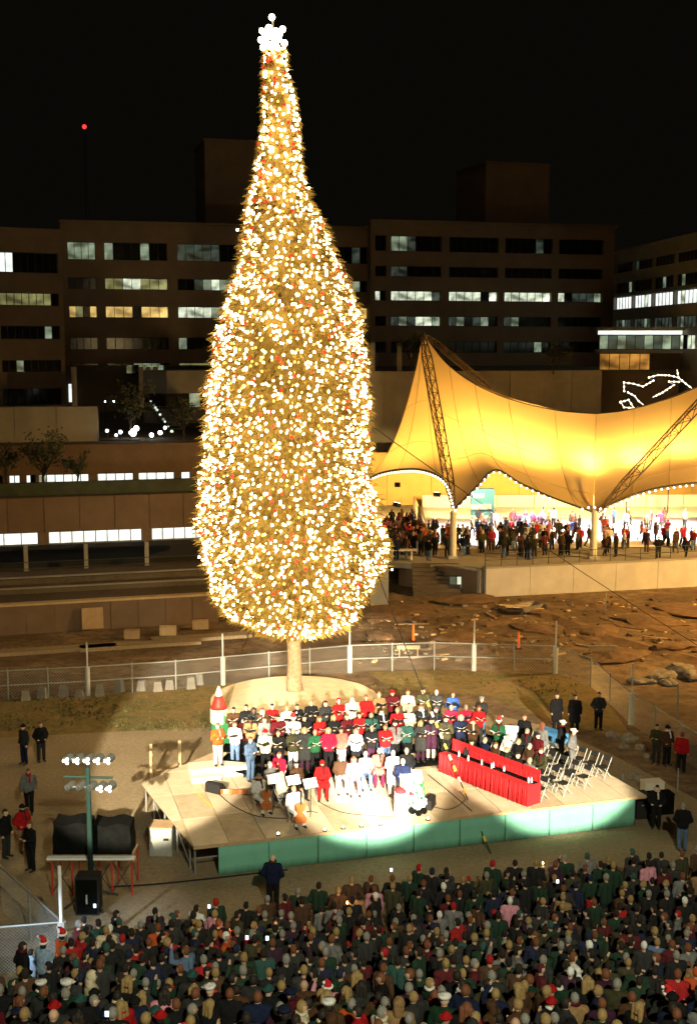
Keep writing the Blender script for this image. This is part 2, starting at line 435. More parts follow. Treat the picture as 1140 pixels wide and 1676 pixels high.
# --- block behind the tent
fR = Frame(606, 1000, 157, 165)
bR = bays_at(fR, 450, [(614, 632), (640, 722), (735, 815), (826, 903), (914, 986)])
rR = rows_at(fR, 780, [(388, 413), (437, 454), (477, 493), (518, 534), (559, 577)])
sR = [['DD', 'DDDDDD', 'DDDDDD', 'DDDDgD', 'DDDDDD'],
      ['DD', 'dgdwwg', 'dgDdgD', 'dgDDDD', 'DDDDDD'],
      ['wD', 'wwwwwd', 'wwwwDw', 'wwwwww', 'wDdddg'],
      ['DD', 'ddDDDD', 'DDDDDD', 'DDDDDD', 'DDDDDD'],
      ['DD', 'ggdDDD', 'DDDDDD', 'DDDDdD', 'DDDDDD']]
block(fR, 'dark brown office block behind the tent, one row of windows lit pale green', 'office building', M['concrete'], rR, bR, sR, fR.uz(780, 366)[1], fR.uz(780, 607)[1])
# rooftop plant rooms
for x0, x1, ya, yb, Y, lab in ((340, 478, 230, 372, 172, 'tall plain plant room on the roof behind the upper Christmas tree'), (790, 892, 266, 372, 170, 'plain square plant room on the roof of the block behind the tent')):
    f = Frame(x0, x1, Y, Y + 3); z0, z1 = f.uz(x0, yb)[1] - 1, f.uz(x0, ya)[1]
    r = thing('plant_room', f.o, lab, 'plant room', rot=f.rot)
    b = MB(); b.box((f.w / 2, 5, (z0 + z1) / 2), (f.w, 10, z1 - z0)); b.build('wall', M['concrete'], r)
    b = MB(); b.box((f.w / 2, 5, z1 + .15), (f.w + .3, 10.3, .3)); b.build('coping', M['concrete'], r)
# --- glass building at the edge of the frame
fG = Frame(1000, 1180, 158, 124)
rG = rows_at(fG, 1140, [(406, 424), (443, 464), (471, 495), (515, 535), (547, 572)])
nG = 5; bG = [(fG.w * i / nG + .1, fG.w * (i + 1) / nG - .1) for i in range(nG)]
sG = [['wwdwww', 'wwwwww', 'bwwwww', 'wwDwww', 'wwwwww'], ['ddgddd', 'dddgdd', 'dddddd', 'dgdddd', 'dddddd'], ['bbbbbb', 'bbbwbb', 'bbbbbb', 'bwbbbb', 'bbbbbb'], ['DDDDgD', 'DDDDDD', 'DDgDDD', 'DgDDDD', 'DDDDDD'], ['DDDDDD', 'dDDDDD', 'DDDDDD', 'DDDDDD', 'dddDDD']]
block(fG, 'glass fronted office building with one bright band of windows, beside the dark block', 'office building', M['concrete_pale'], rG, bG, sG, fG.uz(1140, 384)[1], fG.uz(1140, 640)[1], depth=18)
# glazed link with orange lobby under it
fK = Frame(978, 1114, 134, 133)
r = thing('glazed_link', fK.o, 'low glazed link with bright ceiling above an orange lit lobby', 'building', rot=fK.rot)
za, zb, zc, zd = [fK.uz(1040, y)[1] for y in (541, 572, 578, 606)]
window(r, .1, fK.w - .1, zb, za - .45, 'gdgddgdgd', v=.5)
b = MB(); b.box((fK.w / 2, .6, za - .2), (fK.w, 1.2, .4)); b.build('ceiling_light', M['lit_bright'], r)
b = MB(); b.box((fK.w / 2, 2, za + .2), (fK.w + .4, 5, .35)); b.build('roof', M['concrete_pale'], r)
b = MB(); b.box((fK.w / 2, 2, (zb + zc) / 2), (fK.w + .2, 5, zb - zc)); b.build('floor_slab', M['concrete_pale'], r)
window(r, .2, fK.w * .64, zd, zc, 'ooooo', v=1.0)
b = MB(); b.box((fK.w * .83, 1.2, (zd + zc) / 2), (fK.w * .34, .6, zc - zd)); b.build('wall', M['stone_brown'], r)
b = MB(); b.box((fK.w / 2, 4, zd / 2 - .5), (fK.w, 6, zd + .9)); b.build('plinth', M['concrete'], r)

def wall(fr, name, label, z0, z1, m, depth=.6, top=None, joints=0, u0=0, u1=None):
    u1 = fr.w if u1 is None else u1
    r = thing(name, fr.P(u0, 0, 0), label, 'wall', rot=fr.rot)
    n = max(1, joints)
    for i in range(n):
        w = (u1 - u0) / n
        b = MB(); b.box((w * (i + .5), depth / 2, (z0 + z1) / 2), (w - (.05 if n > 1 else 0), depth, z1 - z0)); b.build('wall_panel', m, r)
    if n > 1:
        b = MB(); b.box(((u1 - u0) / 2, depth / 2 + .04, (z0 + z1) / 2 - .02), (u1 - u0 - .1, depth - .1, z1 - z0 - .1)); b.build('wall_core', m, r)
    if top: b = MB(); b.box(((u1 - u0) / 2, depth / 2, z1 + .06), (u1 - u0 + .1, depth + .16, .12)); b.build('coping', top, r)
    return r
# podium wall under the far block
fP = Frame(520, 985, 122, 128)
wall(fP, 'podium_wall', 'long grey green podium wall between the tent and the dark office block', 0, fP.uz(780, 607)[1], M['concrete_pale'], 1, joints=9)
tag(poly_sheet('podium_deck', [fP.P(0, 1.0, 0), fP.P(fP.w + 12, 1.0, 0), fP.P(fP.w + 12, 40, 0), fP.P(0, 40, 0)], fP.uz(780, 607)[1] - .05, M['paving']))
for k, px in enumerate((611, 655, 700)):
    p = fP.uz(px, 607); b = MB(); b.box((0, 0, 1.4), (.5, .5, 2.8))
    t = b.build('podium_post', M['concrete_pale']); t.location = fP.P(p[0], .5, p[1])
    tag(t, f'short pale post standing on the podium wall, {ORD[k]} from the tree', 'post', 'posts on the podium wall')
# dim lights seen in the dark storeys
fW = fP
# --- terraces left of the tree, lowest first
f1 = Frame(-120, 352, 71.6, 76.2)
zT1 = 1.8
r1 = wall(f1, 'retaining_wall', 'low brown retaining wall at the foot of the terraces', 0, zT1 - .02, M['stone_brown'], .5, M['lumber'], joints=10)
f2 = Frame(-120, 352, 81.2, 86.0)
tag(poly_sheet('lower_terrace', [f1.P(0, .5, 0), f1.P(f1.w, .5, 0), f2.P(f2.w, 4, 0), f2.P(0, 4, 0)], zT1, M['paving'], .3))
for k, (v, h) in enumerate(((3.6, .32), (5.6, .64))):
    b = MB(); b.box((f1.w / 2, v + 1.0, h / 2 + zT1), (f1.w, 2.0 + k, h)); o = b.build('terrace_step', M['paving']); o.location = f1.o; o.rotation_euler = (0, 0, f1.rot); tag(o, kind='structure')
    b = MB(); b.box((f1.w / 2, v + .12, h + zT1 + .03), (f1.w, .34, .06)); o = b.build('step_edge', M['concrete_pale']); o.location = f1.o; o.rotation_euler = (0, 0, f1.rot); tag(o, kind='structure')
zt2 = f2.uz(20, 816)[1]
rt = thing('terrace_building', f2.o, 'brown stone terrace wall over a glowing white window strip and dark colonnade', 'building', rot=f2.rot)
zs0, zs1 = f2.uz(150, 889)[1], f2.uz(150, 868)[1]
nseg = 8
for i in range(nseg):
    b = MB(); b.box((f2.w * (i + .5) / nseg, .4, (zs1 + zt2) / 2), (f2.w / nseg - .04, .8, zt2 - zs1)); b.build('wall_panel', M['stone_brown'], rt)
for a, c, s in ((-110, 63, 'bbbbbb'), (79, 233, 'bbbbbbbb'), (248, 340, 'bbbbb')):
    window(rt, f2.uz(a, 880)[0], f2.uz(c, 880)[0], zs0, zs1, s, v=.3, fr='steel')
for a, c in ((63, 79), (233, 248)):
    ua, uc = f2.uz(a, 880)[0], f2.uz(c, 880)[0]
    b = MB(); b.box(((ua + uc) / 2, .4, (zs0 + zs1) / 2), (uc - ua - .02, .78, zs1 - zs0 - .01)); b.build('pier', M['stone_brown'], rt)
b = MB(); b.box((f2.w / 2, .5, zs0 - .15), (f2.w, 1.2, .3)); b.build('sill_beam', M['black'], rt)
b = MB(); b.box((f2.w / 2, 3.2, (zT1 + zs0) / 2), (f2.w, .3, zs0 - zT1)); b.build('back_wall', M['black'], rt)  # painted black for the shade inside the colonnade, not brown stone
b = MB(); b.box((f2.w / 2, 2.2, (zs1 + zt2) / 2 - .05), (f2.w, 2.6, zt2 - zs1)); b.build('building_core', M['stone_brown'], rt)
for px in (-58, 42, 140, 239, 330):
    u = f2.uz(px, 900)[0]; b = MB(); b.box((u, -.35, (zT1 + zs0) / 2 - .05), (.28, .28, zs0 - zT1 + .1)); b.build('column', M['concrete_pale'], rt)
    b = MB(); b.box((u, -.35, zT1 + .2), (.4, .4, .4)); b.build('column_base', M['concrete_pale'], rt)
for h in (1.0, .55): b = MB(); b.tube([(0, -.5, zT1 + h), (f2.w, -.5, zT1 + h)], .03, 6); b.build('railing', M['steel_dark'], rt)
f3 = Frame(-120, 352, 91, 95.5)
tag(poly_sheet('middle_terrace', [f2.P(0, .8, 0), f2.P(f2.w, .8, 0), f3.P(f3.w, 2, 0), f3.P(0, 2, 0)], zt2 - .04, M['paving'], .3))
b = MB(); b.box((f2.w / 2, 1.4, zt2 + .45), (f2.w, .5, .9)); o = b.build('hedge_planter', M['leaf_dark']); o.location = f2.o; o.rotation_euler = (0, 0, f2.rot)
tag(o, 'long low dark planter along the top of the brown terrace wall', 'planter')
zu0, zu1 = f3.uz(150, 796)[1], f3.uz(150, 775)[1]; zt3 = f3.uz(100, 728)[1]
ru = thing('terrace_pavilion', f3.o, 'upper terrace pavilion with two narrow glowing white window strips', 'building', rot=f3.rot)
b = MB(); b.box((f3.w / 2, .4, (zu1 + zt3) / 2), (f3.w, .8, zt3 - zu1)); b.build('wall', M['stone_brown'], ru)
for a, c, s in ((-100, 5, 'DDDD'), (14, 33, 'bb'), (42, 58, 'bD'), (62, 146, 'wbbbbb'), (159, 219, 'bbbb'), (226, 286, 'bbbb'), (296, 312, 'b')):
    window(ru, f3.uz(a, 785)[0], f3.uz(c, 785)[0], zu0, zu1, s, v=.3)
pe = [-120, -100, 5, 14, 33, 42, 58, 62, 146, 159, 219, 226, 286, 296, 312, 352]
for i in range(0, 16, 2):
    ua, uc = max(0, f3.uz(pe[i], 785)[0]), min(f3.w, f3.uz(pe[i + 1], 785)[0])
    if uc - ua > .02: b = MB(); b.box(((ua + uc) / 2, .4, (zu0 + zu1) / 2), (uc - ua - .01, .78, zu1 - zu0 - .01)); b.build('pier', M['stone_brown'], ru)
b = MB(); b.box((f3.w / 2, .4, (zu0 + zt2 - 1) / 2), (f3.w, .8, zu0 - zt2 + 1)); b.build('base_wall', M['stone_brown'], ru)
b = MB(); b.box((f3.w / 2, 2.3, (zt2 + zt3) / 2), (f3.w, 3, zt3 - zt2 - .1)); b.build('building_core', M['stone_brown'], ru)
f4 = Frame(-120, 158, 97, 99)
zt4 = f4.uz(60, 666)[1]
wall(f4, 'terrace_wall', 'pale grey upper terrace wall behind the bare trees', zt3 - 2, zt4, M['concrete_pale'], 1.2, joints=4)
fD = Frame(100, 420, 139, 142)
tag(poly_sheet('plaza', [f4.P(f4.w, 0, 0), f3.P(f3.w, 3, 0), (f3.P(f3.w + 12, 3, 0)), fD.P(fD.w, 12, 0), fD.P(-12, 12, 0), f4.P(0, 3, 0)], zt3 - .05, M['paving']))
# dark lobby behind the plaza
zl0, zl1 = fD.uz(230, 742)[1], fD.uz(230, 600)[1]
rd = thing('lobby', fD.o, 'dark recessed lobby with pinkish lit pillars behind the plaza lamps', 'building', rot=fD.rot)
b = MB(); b.box((fD.w / 2, 6, (zl0 + zl1) / 2), (fD.w, 8, zl1 - zl0)); b.build('back_wall', mat('dark_lobby', (.05, .045, .035), .8), rd)
for px in (122, 232, 243, 255):
    u = fD.uz(px, 640)[0]; b = MB(); b.box((u, -.2, (zl1 + zl0) / 2), (.55, .6, zl1 - zl0)); b.build('pillar', M['cream_paint'], rd)
window(rd, fD.uz(205, 600)[0], fD.uz(268, 600)[0], fD.uz(230, 612)[1], fD.uz(230, 597)[1], 'lDlglg', v=1.6)
window(rd, fD.uz(108, 600)[0], fD.uz(118, 600)[0], fD.uz(110, 660)[1], fD.uz(110, 628)[1], 'b', v=1.6)
fE = Frame(272, 352, 118, 122)
re_ = thing('stair_tower', fE.o, 'grey wall block with a dark window band beside the lit stairs', 'building', rot=fE.rot)
ze = [fE.uz(310, y)[1] for y in (735, 668, 643, 606)]
b = MB(); b.box((fE.w / 2, 2, (ze[0] + ze[1]) / 2 - 2), (fE.w, 4, ze[1] - ze[0] + 4)); b.build('lower_wall', M['concrete_pale'], re_)
b = MB(); b.box((fE.w / 2, 2, (ze[2] + ze[3]) / 2), (fE.w, 4, ze[3] - ze[2])); b.build('upper_wall', M['concrete_pale'], re_)
b = MB(); b.box((fE.w / 2, 2.6, (ze[1] + ze[2]) / 2), (fE.w, 2.6, ze[2] - ze[1])); b.build('building_core', M['black'], re_)
window(re_, .3, fE.w - .1, ze[1], ze[2], 'DDgD', v=.6)
# stair with lit handrail
st = thing('lit_stair', at(332, 790, 95), 'steep outdoor stair with a row of lights along its handrail', 'stair')
a, c = at(246, 664, 116), at(333, 792, 96.5)
for off in (0, 1.6):
    b = MB(); b.beam(a + Vector((off, 0, 0)), c + Vector((off, 0, 0)), .1, .3); b.build('stringer', M['steel_dark'], st, world=True)
for i in range(22):
    p = a.lerp(c, (i + .5) / 22); b = MB(); b.box(p + Vector((.8, 0, .05)), (1.5, .5, .06)); b.build('tread', M['concrete_pale'], st, world=True)
for i in range(30):
    if R.random() < .3: continue
    p = a.lerp(c, (i + .5) / 30); b = MB(); b.ball(p + Vector((0, -.1, .55)), R.uniform(.07, .17), 6); b.build('stair_light', M['lit_white'] if i % 3 else M['lit_bright'], st, world=True)
# plaza lamps
for k, (px, py, s) in enumerate(((175, 705, .17), (197, 707, .2), (248, 712, .24), (172, 657, .1), (186, 657, .14), (270, 700, .18), (217, 708, .42), (223, 701, .3), (190, 712, .16), (262, 708, .24))):
    Y = 98.6 + k * .25 if py > 690 else 120
    p = at(px, py, Y); t = thing('plaza_lamp', (p.x, p.y, zt3), f'small round white lamp on the dark plaza before the lobby, {("first", "third", "sixth", "ninth", "tenth", "eighth", "fourth", "fifth", "second", "seventh")[k]} from the pale wall', 'lamp', 'lamps on the dark plaza')
    b = MB(); b.tube([(0, 0, 0), (0, 0, p.z - zt3 - s)], .05, 6); b.build('lamp_post', M['black'], t)
    b = MB(); b.ball((0, 0, p.z - zt3), s * .75, 10); b.build('lamp_globe', M['globe'], t, smooth=True)
# radio mast far beyond with a red beacon
p = at(138, 207, 420)
t = thing('radio_mast', (p.x, p.y, 0), 'slender dark radio mast with a red warning light on top', 'mast')
b = MB()
for k in range(3):
    a_ = k * 2.094; b.tube([(1.2 * math.cos(a_), 1.2 * math.sin(a_), 0), (.25 * math.cos(a_), .25 * math.sin(a_), p.z - .8)], .05, 4)
b.build('mast_frame', M['black'], t)
b = MB(); b.ball((0, 0, p.z), .75, 8); b.build('beacon', M['beacon'], t)

# ------------------------------------------------------------------ dark bare trees on the terraces
def dark_tree(px, py_base, Y, h, spread, label, z=None, leaves=500, seed=1):
    rr = random.Random(seed); p = at(px, py_base, Y)
    if z is not None: p.z = z
    t = thing('terrace_tree', p, label, 'tree', 'dark trees on the terraces')
    b = MB(); lf = MB(); tips = []
    b.tube([(0, 0, -.3), (rr.uniform(-.1, .1), 0, h * .2), (rr.uniform(-.2, .2), 0, h * .45)], [h * .03, h * .024, h * .018], 7)
    for i in range(12):
        a = rr.uniform(0, 6.28); z0 = h * rr.uniform(.2, .5); e = rr.uniform(.5, 1) * spread
        q = Vector((math.cos(a) * e, math.sin(a) * e * .8, h * rr.uniform(.55, 1)))
        m_ = Vector((q.x * .45, q.y * .45, z0 + (q.z - z0) * .4)); b.tube([(0, 0, z0), m_, q], [h * .012, h * .008, h * .003], 5)
        for k in range(4):
            q2 = m_.lerp(q, rr.random()) + Vector((rr.uniform(-.4, .4), rr.uniform(-.4, .4), rr.uniform(0, .5))) * spread * .5
            b.tube([m_.lerp(q, .4), q2], [h * .005, h * .002], 4); tips.append(q2)
        tips.append(q)
    for i in range(leaves):
        c = rr.choice(tips) + Vector((rr.gauss(0, .3), rr.gauss(0, .3), rr.gauss(0, .25))) * spread * .45
        u = Vector((rr.gauss(0, 1), rr.gauss(0, 1), rr.gauss(0, 1))).normalized() * .13; w = u.orthogonal().normalized() * .07
        lf.add([c - u, c + w, c + u, c - w], [(0, 1, 2, 3)])
    b.build('trunk', M['bark_dark'], t); lf.build('crown', M['leaf_dark'], t, fix=False)
dark_tree(72, 792, 89, 3.9, 2.0, 'bare dark tree with a wide crown against the pale grey terrace wall', zt2, 700, 1)
dark_tree(8, 790, 88.6, 3.0, 1.4, 'small dark tree at the end of the pale grey terrace wall', zt2, 400, 2)
dark_tree(128, 790, 88.8, 2.6, 1.2, 'low dark tree before the longer glowing window strip', zt2, 350, 3)
dark_tree(215, 740, 100, 4.2, 2.2, 'dark bushy tree between the white plaza lamps and the lobby', zt3, 900, 4)
dark_tree(300, 735, 99, 3.2, 1.3, 'thin dark tree beside the lit stair', zt3, 300, 5)
dark_tree(672, 607, 124, 3.6, 1.8, 'dark tree on the podium close to the tent peak', fP.uz(780, 607)[1], 700, 6)
dark_tree(905, 607, 124, 2.6, 2.4, 'dark wide shrub like tree on the podium behind the tent', fP.uz(780, 607)[1], 600, 7)
# plywood board and boxes at the retaining wall
p = G(143, 1043); b = MB(); b.box((0, 0, .75), (1.3, .06, 1.3), mx=Matrix.Rotation(rad(-8), 3, 'X')); o = b.build('plywood_board', M['ply_dark']); o.location = (p.x, f1.o.y - .05 + (p.x - f1.o.x) * math.tan(f1.rot) - .2, .05); o.rotation_euler = (0, 0, f1.rot)
tag(o, 'square brown plywood board leaning on the low retaining wall', 'board')
for px, py, w, lab in ((275, 1040, 1.0, 'wide pale crate by the foot of the retaining wall'), (328, 1030, 1.0, 'pale crate nearest the tree at the retaining wall'), (216, 1046, .9, 'dull brown crate beside the leaning plywood board')):
    q = G(px, py); r = thing('crate', q, lab, 'crate', rot=.1)
    for i in range(4): b = MB(); b.box((0, -.22 + .15 * i, .3), (w, .13, .5 + .03 * (i % 2))); b.build('crate_board', M['lumber'] if 'pale' in lab else M['ply_dark'], r)
for px, py, w in ((60, 1068, 9), (230, 1058, 7), (330, 1046, 6)):
    q = G(px, py); b = MB(); b.box((0, 0, .1), (w, 1.0, .2), rot=f1.rot); o = b.build('path_kerb', M['gravel']); o.location = q; tag(o, kind='structure')
# ================================================================== CHRISTMAS TREE
ZPL = 1.4
TB = G(482, 1130, ZPL); TY = TB.y
prof = [(75, 443, 463), (90, 432, 468), (120, 431, 469), (160, 430, 482), (200, 431, 489), (250, 424, 493), (290, 415, 496), (330, 406, 501), (350, 402, 520), (380, 399, 533), (420, 394, 549), (460, 386, 569), (490, 375, 580), (520, 362, 588), (560, 350, 592), (600, 345, 598), (650, 338, 603), (700, 336, 604), (760, 334, 606), (800, 328, 612), (840, 321, 622), (880, 322, 633), (910, 332, 631), (940, 338, 622), (970, 346, 611), (1000, 365, 597), (1020, 398, 572), (1036, 436, 524)]
PZ = np.array([at(0, y, TY).z for y, a, c in prof][::-1]); PR = np.array([(c - a) / 2 * TY / FPX for y, a, c in prof][::-1]); PX = np.array([(at((a + c) / 2, y, TY).x) for y, a, c in prof][::-1])
PR = PR * .945
def crown(z): return float(np.interp(z, PZ, PR)), float(np.interp(z, PZ, PX))
ZB, ZT = float(PZ[0]), float(PZ[-1])
tree = thing('christmas_tree', (TB.x, TY, ZPL), 'very tall fir covered in white lights standing on the round plywood platform', 'Christmas tree')
b = MB(); pts, rs = [], []
for i in range(26):
    z = ZPL + (ZB + 9 - ZPL) * i / 25; x = TB.x + (crown(max(z, ZB + 2))[1] - TB.x) * min(1, (z - ZPL) / 10)
    pts.append((x + R.uniform(-.012, .012), TY + R.uniform(-.012, .012), z)); rs.append((.40 if i == 0 else .355 - .007 * i) + R.uniform(-.014, .014))
b.tube(pts, rs, 14); b.build('trunk', M['bark'], tree, smooth=True, world=True)
# inner mass of dense needles
b = MB(); n = 40
b.tube([(crown(ZB + (ZT - ZB) * i / n)[1], TY, ZB + .12 + (ZT - ZB - .2) * i / n) for i in range(n + 1)], [max(.05, crown(ZB + (ZT - ZB) * i / n)[0] * (.72 + .06 * math.sin(i * 2.3))) for i in range(n + 1)], 28)
b.build('inner_crown', M['needles'], tree, world=True)
# sprays of needles
def surf(z, a, k=1.0):
    r, cx = crown(z)
    w = 1 + .03 * math.sin(a * 5 + z * 1.1) + .025 * math.sin(a * 9 - z * 2.3) + .03 * math.sin(a * 3 + 2 * math.sin(z * .9)) + .02 * math.sin(z * 3.1 + a)
    return Vector((cx + r * k * w * math.cos(a), TY + r * k * w * math.sin(a), z))
zz = np.linspace(ZB, ZT, 400); cw = np.cumsum(np.interp(zz, PZ, PR) + .25); cw /= cw[-1]
def rz(rr): return float(np.interp(rr.random(), cw, zz))
rr = random.Random(11); b = MB()
for i in range(34000):
    z = rz(rr); a = rr.uniform(0, 2 * math.pi); k = rr.uniform(.78, 1.03) if rr.random() < .93 else rr.uniform(1.0, 1.07)
    p = surf(z, a, k); out = Vector((math.cos(a), math.sin(a), rr.uniform(-.55, .25))).normalized()
    L_ = rr.uniform(.22, .5) * (1 if z < ZT - 6 else .6); side = out.cross(Vector((rr.gauss(0, .5), rr.gauss(0, .5), 1))).normalized() * L_ * rr.uniform(.12, .22)
    q = p + out * L_ + Vector((0, 0, -.06)); m_ = p + out * L_ * .45
    b.add([p, m_ + side, q, m_ - side], [(0, 1, 2), (0, 2, 3)])
b.build('crown', M['needles'], tree, world=True, fix=False)
# strings of bulbs
ICO = None
def ico_mesh(name, r, m, sub=1):
    me = bpy.data.meshes.new(name); bm = bmesh.new(); bmesh.ops.create_icosphere(bm, subdivisions=sub, radius=r); bm.to_mesh(me); bm.free()
    me.materials.append(m); me.polygons.foreach_set('use_smooth', [True] * len(me.polygons)); return me
bulbs = []
z, a = ZB - .02, 0.0
rr = random.Random(5)
while z < ZT - .1:
    r, _ = crown(z); r = max(r, .35)
    step = rr.choice((.24, .28, .33, .40)); a += step / r; z += .205 * (step / r) / (2 * math.pi) if z > ZB + .9 else .2 * (step / r) / (2 * math.pi)
    if rr.random() < .12: continue
    zz_ = z + rr.gauss(0, .10); k = rr.uniform(.99, 1.06)
    bulbs.append((surf(min(max(zz_, ZB - .05), ZT), a + rr.gauss(0, .04), k), rr.random()))
    if rr.random() < .10: bulbs.append((bulbs[-1][0] + Vector((rr.gauss(0, .14), rr.gauss(0, .14), rr.gauss(0, .08))), rr.random()))
for i in range(60):                                              # fill the closed bottom of the crown
    t_ = i / 60
    for z0 in (ZB + .05, ZB + .35, ZB + .6):
        bulbs.append((surf(z0, t_ * 6.283 + rr.gauss(0, .1), rr.uniform(.9, 1.05)), rr.random()))
kinds = {'w': ico_mesh('light_bulb', .058, M['bulb'], 2), 'g': ico_mesh('light_bulb', .075, M['bulb_gold'], 1), 'r': ico_mesh('light_bulb', .085, M['bulb_red'], 1)}
rest = {'w': MB(), 'g': MB(), 'r': MB()}
tv = {}
bm = bmesh.new(); bmesh.ops.create_icosphere(bm, subdivisions=1, radius=1); IV = [v.co.copy() for v in bm.verts]; IF = [tuple(v.index for v in f.verts) for f in bm.faces]; bm.free()
front = sorted(range(len(bulbs)), key=lambda i: bulbs[i][0].y + .0 * i)
ones = set(rr.sample(front[:int(len(front) * .4)], 300))
inv = Vector((TB.x, TY, ZPL))
for i, (p, q) in enumerate(bulbs):
    k = 'r' if q < .075 else 'g' if q < .20 else 'w'
    if i in ones: o = mesh_obj('light_bulb', kinds[k], tree); o.location = p - inv
    else:
        s = {'w': .036 + .028 * rr.random() ** .6, 'g': .065, 'r': .10}[k]
        rest[k].add([p - inv + v * s for v in IV], IF)
for k, m_ in (('w', 'bulb'), ('g', 'bulb_gold'), ('r', 'bulb_red')):
    o = rest[k].build('bulb_strings', M[m_], tree, smooth=True, fix=False); o['kind'] = 'stuff'
# star of big bulbs at the tip
b = MB(); top = at(446, 52, TY - .3)
for px, py in ((474, 105), (410, 190), (455, 172), (498, 192), (540, 180), (405, 245), (442, 266), (515, 240), (552, 266), (420, 292), (507, 292), (475, 225), (462, 215), (498, 262), (432, 218), (520, 210), (470, 275)):
    p = at(320 + px / 3.8, py / 3.8, TY - .3 + R.uniform(-.25, .25))
    b.tube([top, p], .025, 5)
    o = mesh_obj('star_bulb', ico_mesh('star_bulb', R.uniform(.125, .165), M['bulb_star'], 2), tree); o.location = p - inv
b.tube([(crown(ZT - 1)[1], TY, ZT - 1), top, at(446, 30, TY - .3)], .04, 6)
b.build('star_frame', M['steel'], tree, world=True)
# guy wires
def guy(name, a, c, label, flags=0, mid=None):
    t = thing(name, c, label, 'guy wire', 'guy wires of the Christmas tree'); b = MB(); a, c = Vector(a), Vector(c)
    pts = [a.lerp(c, i / 10) - Vector((0, 0, .25 * math.sin(math.pi * i / 10))) for i in range(11)]
    b.tube(pts, .022, 5); b.build('cable', M['black'], t, world=True)
    for i in range(flags):
        f = .56 + .40 * i / max(1, flags - 1); p = a.lerp(c, f) - Vector((0, 0, .25 * math.sin(math.pi * f)))
        d = (c - a).normalized() * .11
        m_ = MB(); m_.tube([p - d, p + d], .05, 6); m_.build('marker_sleeve', M['cream_paint'] if i % 2 else M['sleeve_yellow'], t, world=True)
M['sleeve_yellow'] = mat('yellow_sleeve', (.75, .5, .06), .5)  # plain yellow for sleeves and tape, no emission
guy('guy_wire', at(600, 893, TY - 1.5), G(803, 1398, 0), 'guy wire with yellow markers running from the tree over the red draped tables', 13)
guy('guy_wire', at(612, 700, TY + 2), G(1150, 1062, 0), 'long thin guy wire from the tree towards the building site', 0)

# round platform
pr = thing('round_platform', (TB.x + .1, TY - .1, 0), 'round plywood platform with red and green skirt under the Christmas tree', 'platform')
pc = G(482, 1143, ZPL); prx = (622 - 342) / 2 * TY / FPX * .985
nb = 13; w_ = 2 * prx / nb
for i in range(nb):
    x0 = -prx + w_ * i + .008; x1 = x0 + w_ - .016
    pl = [(x0 + (x1 - x0) * t, math.sqrt(max(0.02, prx ** 2 - (x0 + (x1 - x0) * t) ** 2))) for t in (0, .33, .66, 1)]
    poly = [(x, -y) for x, y in pl] + [(x, y) for x, y in pl[::-1]]
    q = Matrix.Rotation(rad(38), 2); poly = [q @ Vector(v) for v in poly]
    b = MB(); b.prism([(v.x + pc.x, v.y + pc.y) for v in poly], ZPL - .07, ZPL - .004 * (i % 2)); b.build('plywood_board', M['ply'], pr, world=True)
ns = 32
for i in range(ns):
    a0, a1 = 2 * math.pi * (i + .03) / ns, 2 * math.pi * (i + .97) / ns
    b = MB(); rr_ = prx - .05
    b.prism([(pc.x + rr_ * math.cos(a0), pc.y + rr_ * math.sin(a0)), (pc.x + rr_ * math.cos(a1), pc.y + rr_ * math.sin(a1)), (pc.x + (rr_ - .06) * math.cos(a1), pc.y + (rr_ - .06) * math.sin(a1)), (pc.x + (rr_ - .06) * math.cos(a0), pc.y + (rr_ - .06) * math.sin(a0))], .02, ZPL - .08)
    b.build('skirt_panel', M['red_paint'] if i % 4 < 2 else M['green_paint'], pr, world=True)

# ================================================================== TENT AND RINK
ZR = 1.9
tent = thing('tent_canopy', at(742, 915, 89), 'large peaked tensile tent glowing amber over the ice rink', 'tent')
def cat(pts, n):
    pts = [Vector(p) for p in pts]; out = []
    for i in range(n):
        t = i / (n - 1) * (len(pts) - 1); k = min(int(t), len(pts) - 2); f = t - k
        p0, p1, p2, p3 = pts[max(k - 1, 0)], pts[k], pts[k + 1], pts[min(k + 2, len(pts) - 1)]
        out.append(.5 * ((2 * p1) + (p2 - p0) * f + (2 * p0 - 5 * p1 + 4 * p2 - p3) * f * f + (3 * p1 - p0 - 3 * p2 + p3) * f ** 3))
    return out
YC = 89.0
e1 = [at(*p) for p in ((597, 787, 93), (620, 775, 92.5), (650, 769, 92), (682, 768, 91), (712, 776, 90), (731, 793, 89.3), (742, 830, 89))]
e2 = [at(*p) for p in ((744, 832, 89), (777, 799, 89.3), (810, 769, 90), (852, 791, 89.8), (903, 814, 89.4), (950, 831, 89), (970, 838, 89))]
e3 = [at(*p) for p in ((972, 838, 89), (1018, 817, 89.6), (1060, 802, 90), (1102, 794, 90), (1145, 790, 90), (1200, 795, 89.6), (1262, 818, 89.2), (1300, 838, 89))]
pk1 = at(692, 546, 95.5); pk2 = at(1262, 540, 96)
rd1 = [pk1 + Vector((.02 * i, 0, -.01 * i)) for i in range(7)]
rd2 = [at(*p) for p in ((697, 553, 95.6), (728, 592, 96.5), (760, 618, 97.5), (800, 640, 98.5), (850, 658, 99), (915, 672, 99.5), (975, 677, 100))]
rd3 = [at(*p) for p in ((975, 677, 100), (1020, 672, 99.8), (1060, 662, 99.4), (1105, 648, 98.6), (1150, 628, 97.8), (1200, 598, 97), (1240, 563, 96.4), (1260, 541, 96))]
NU, NV = 13, 16
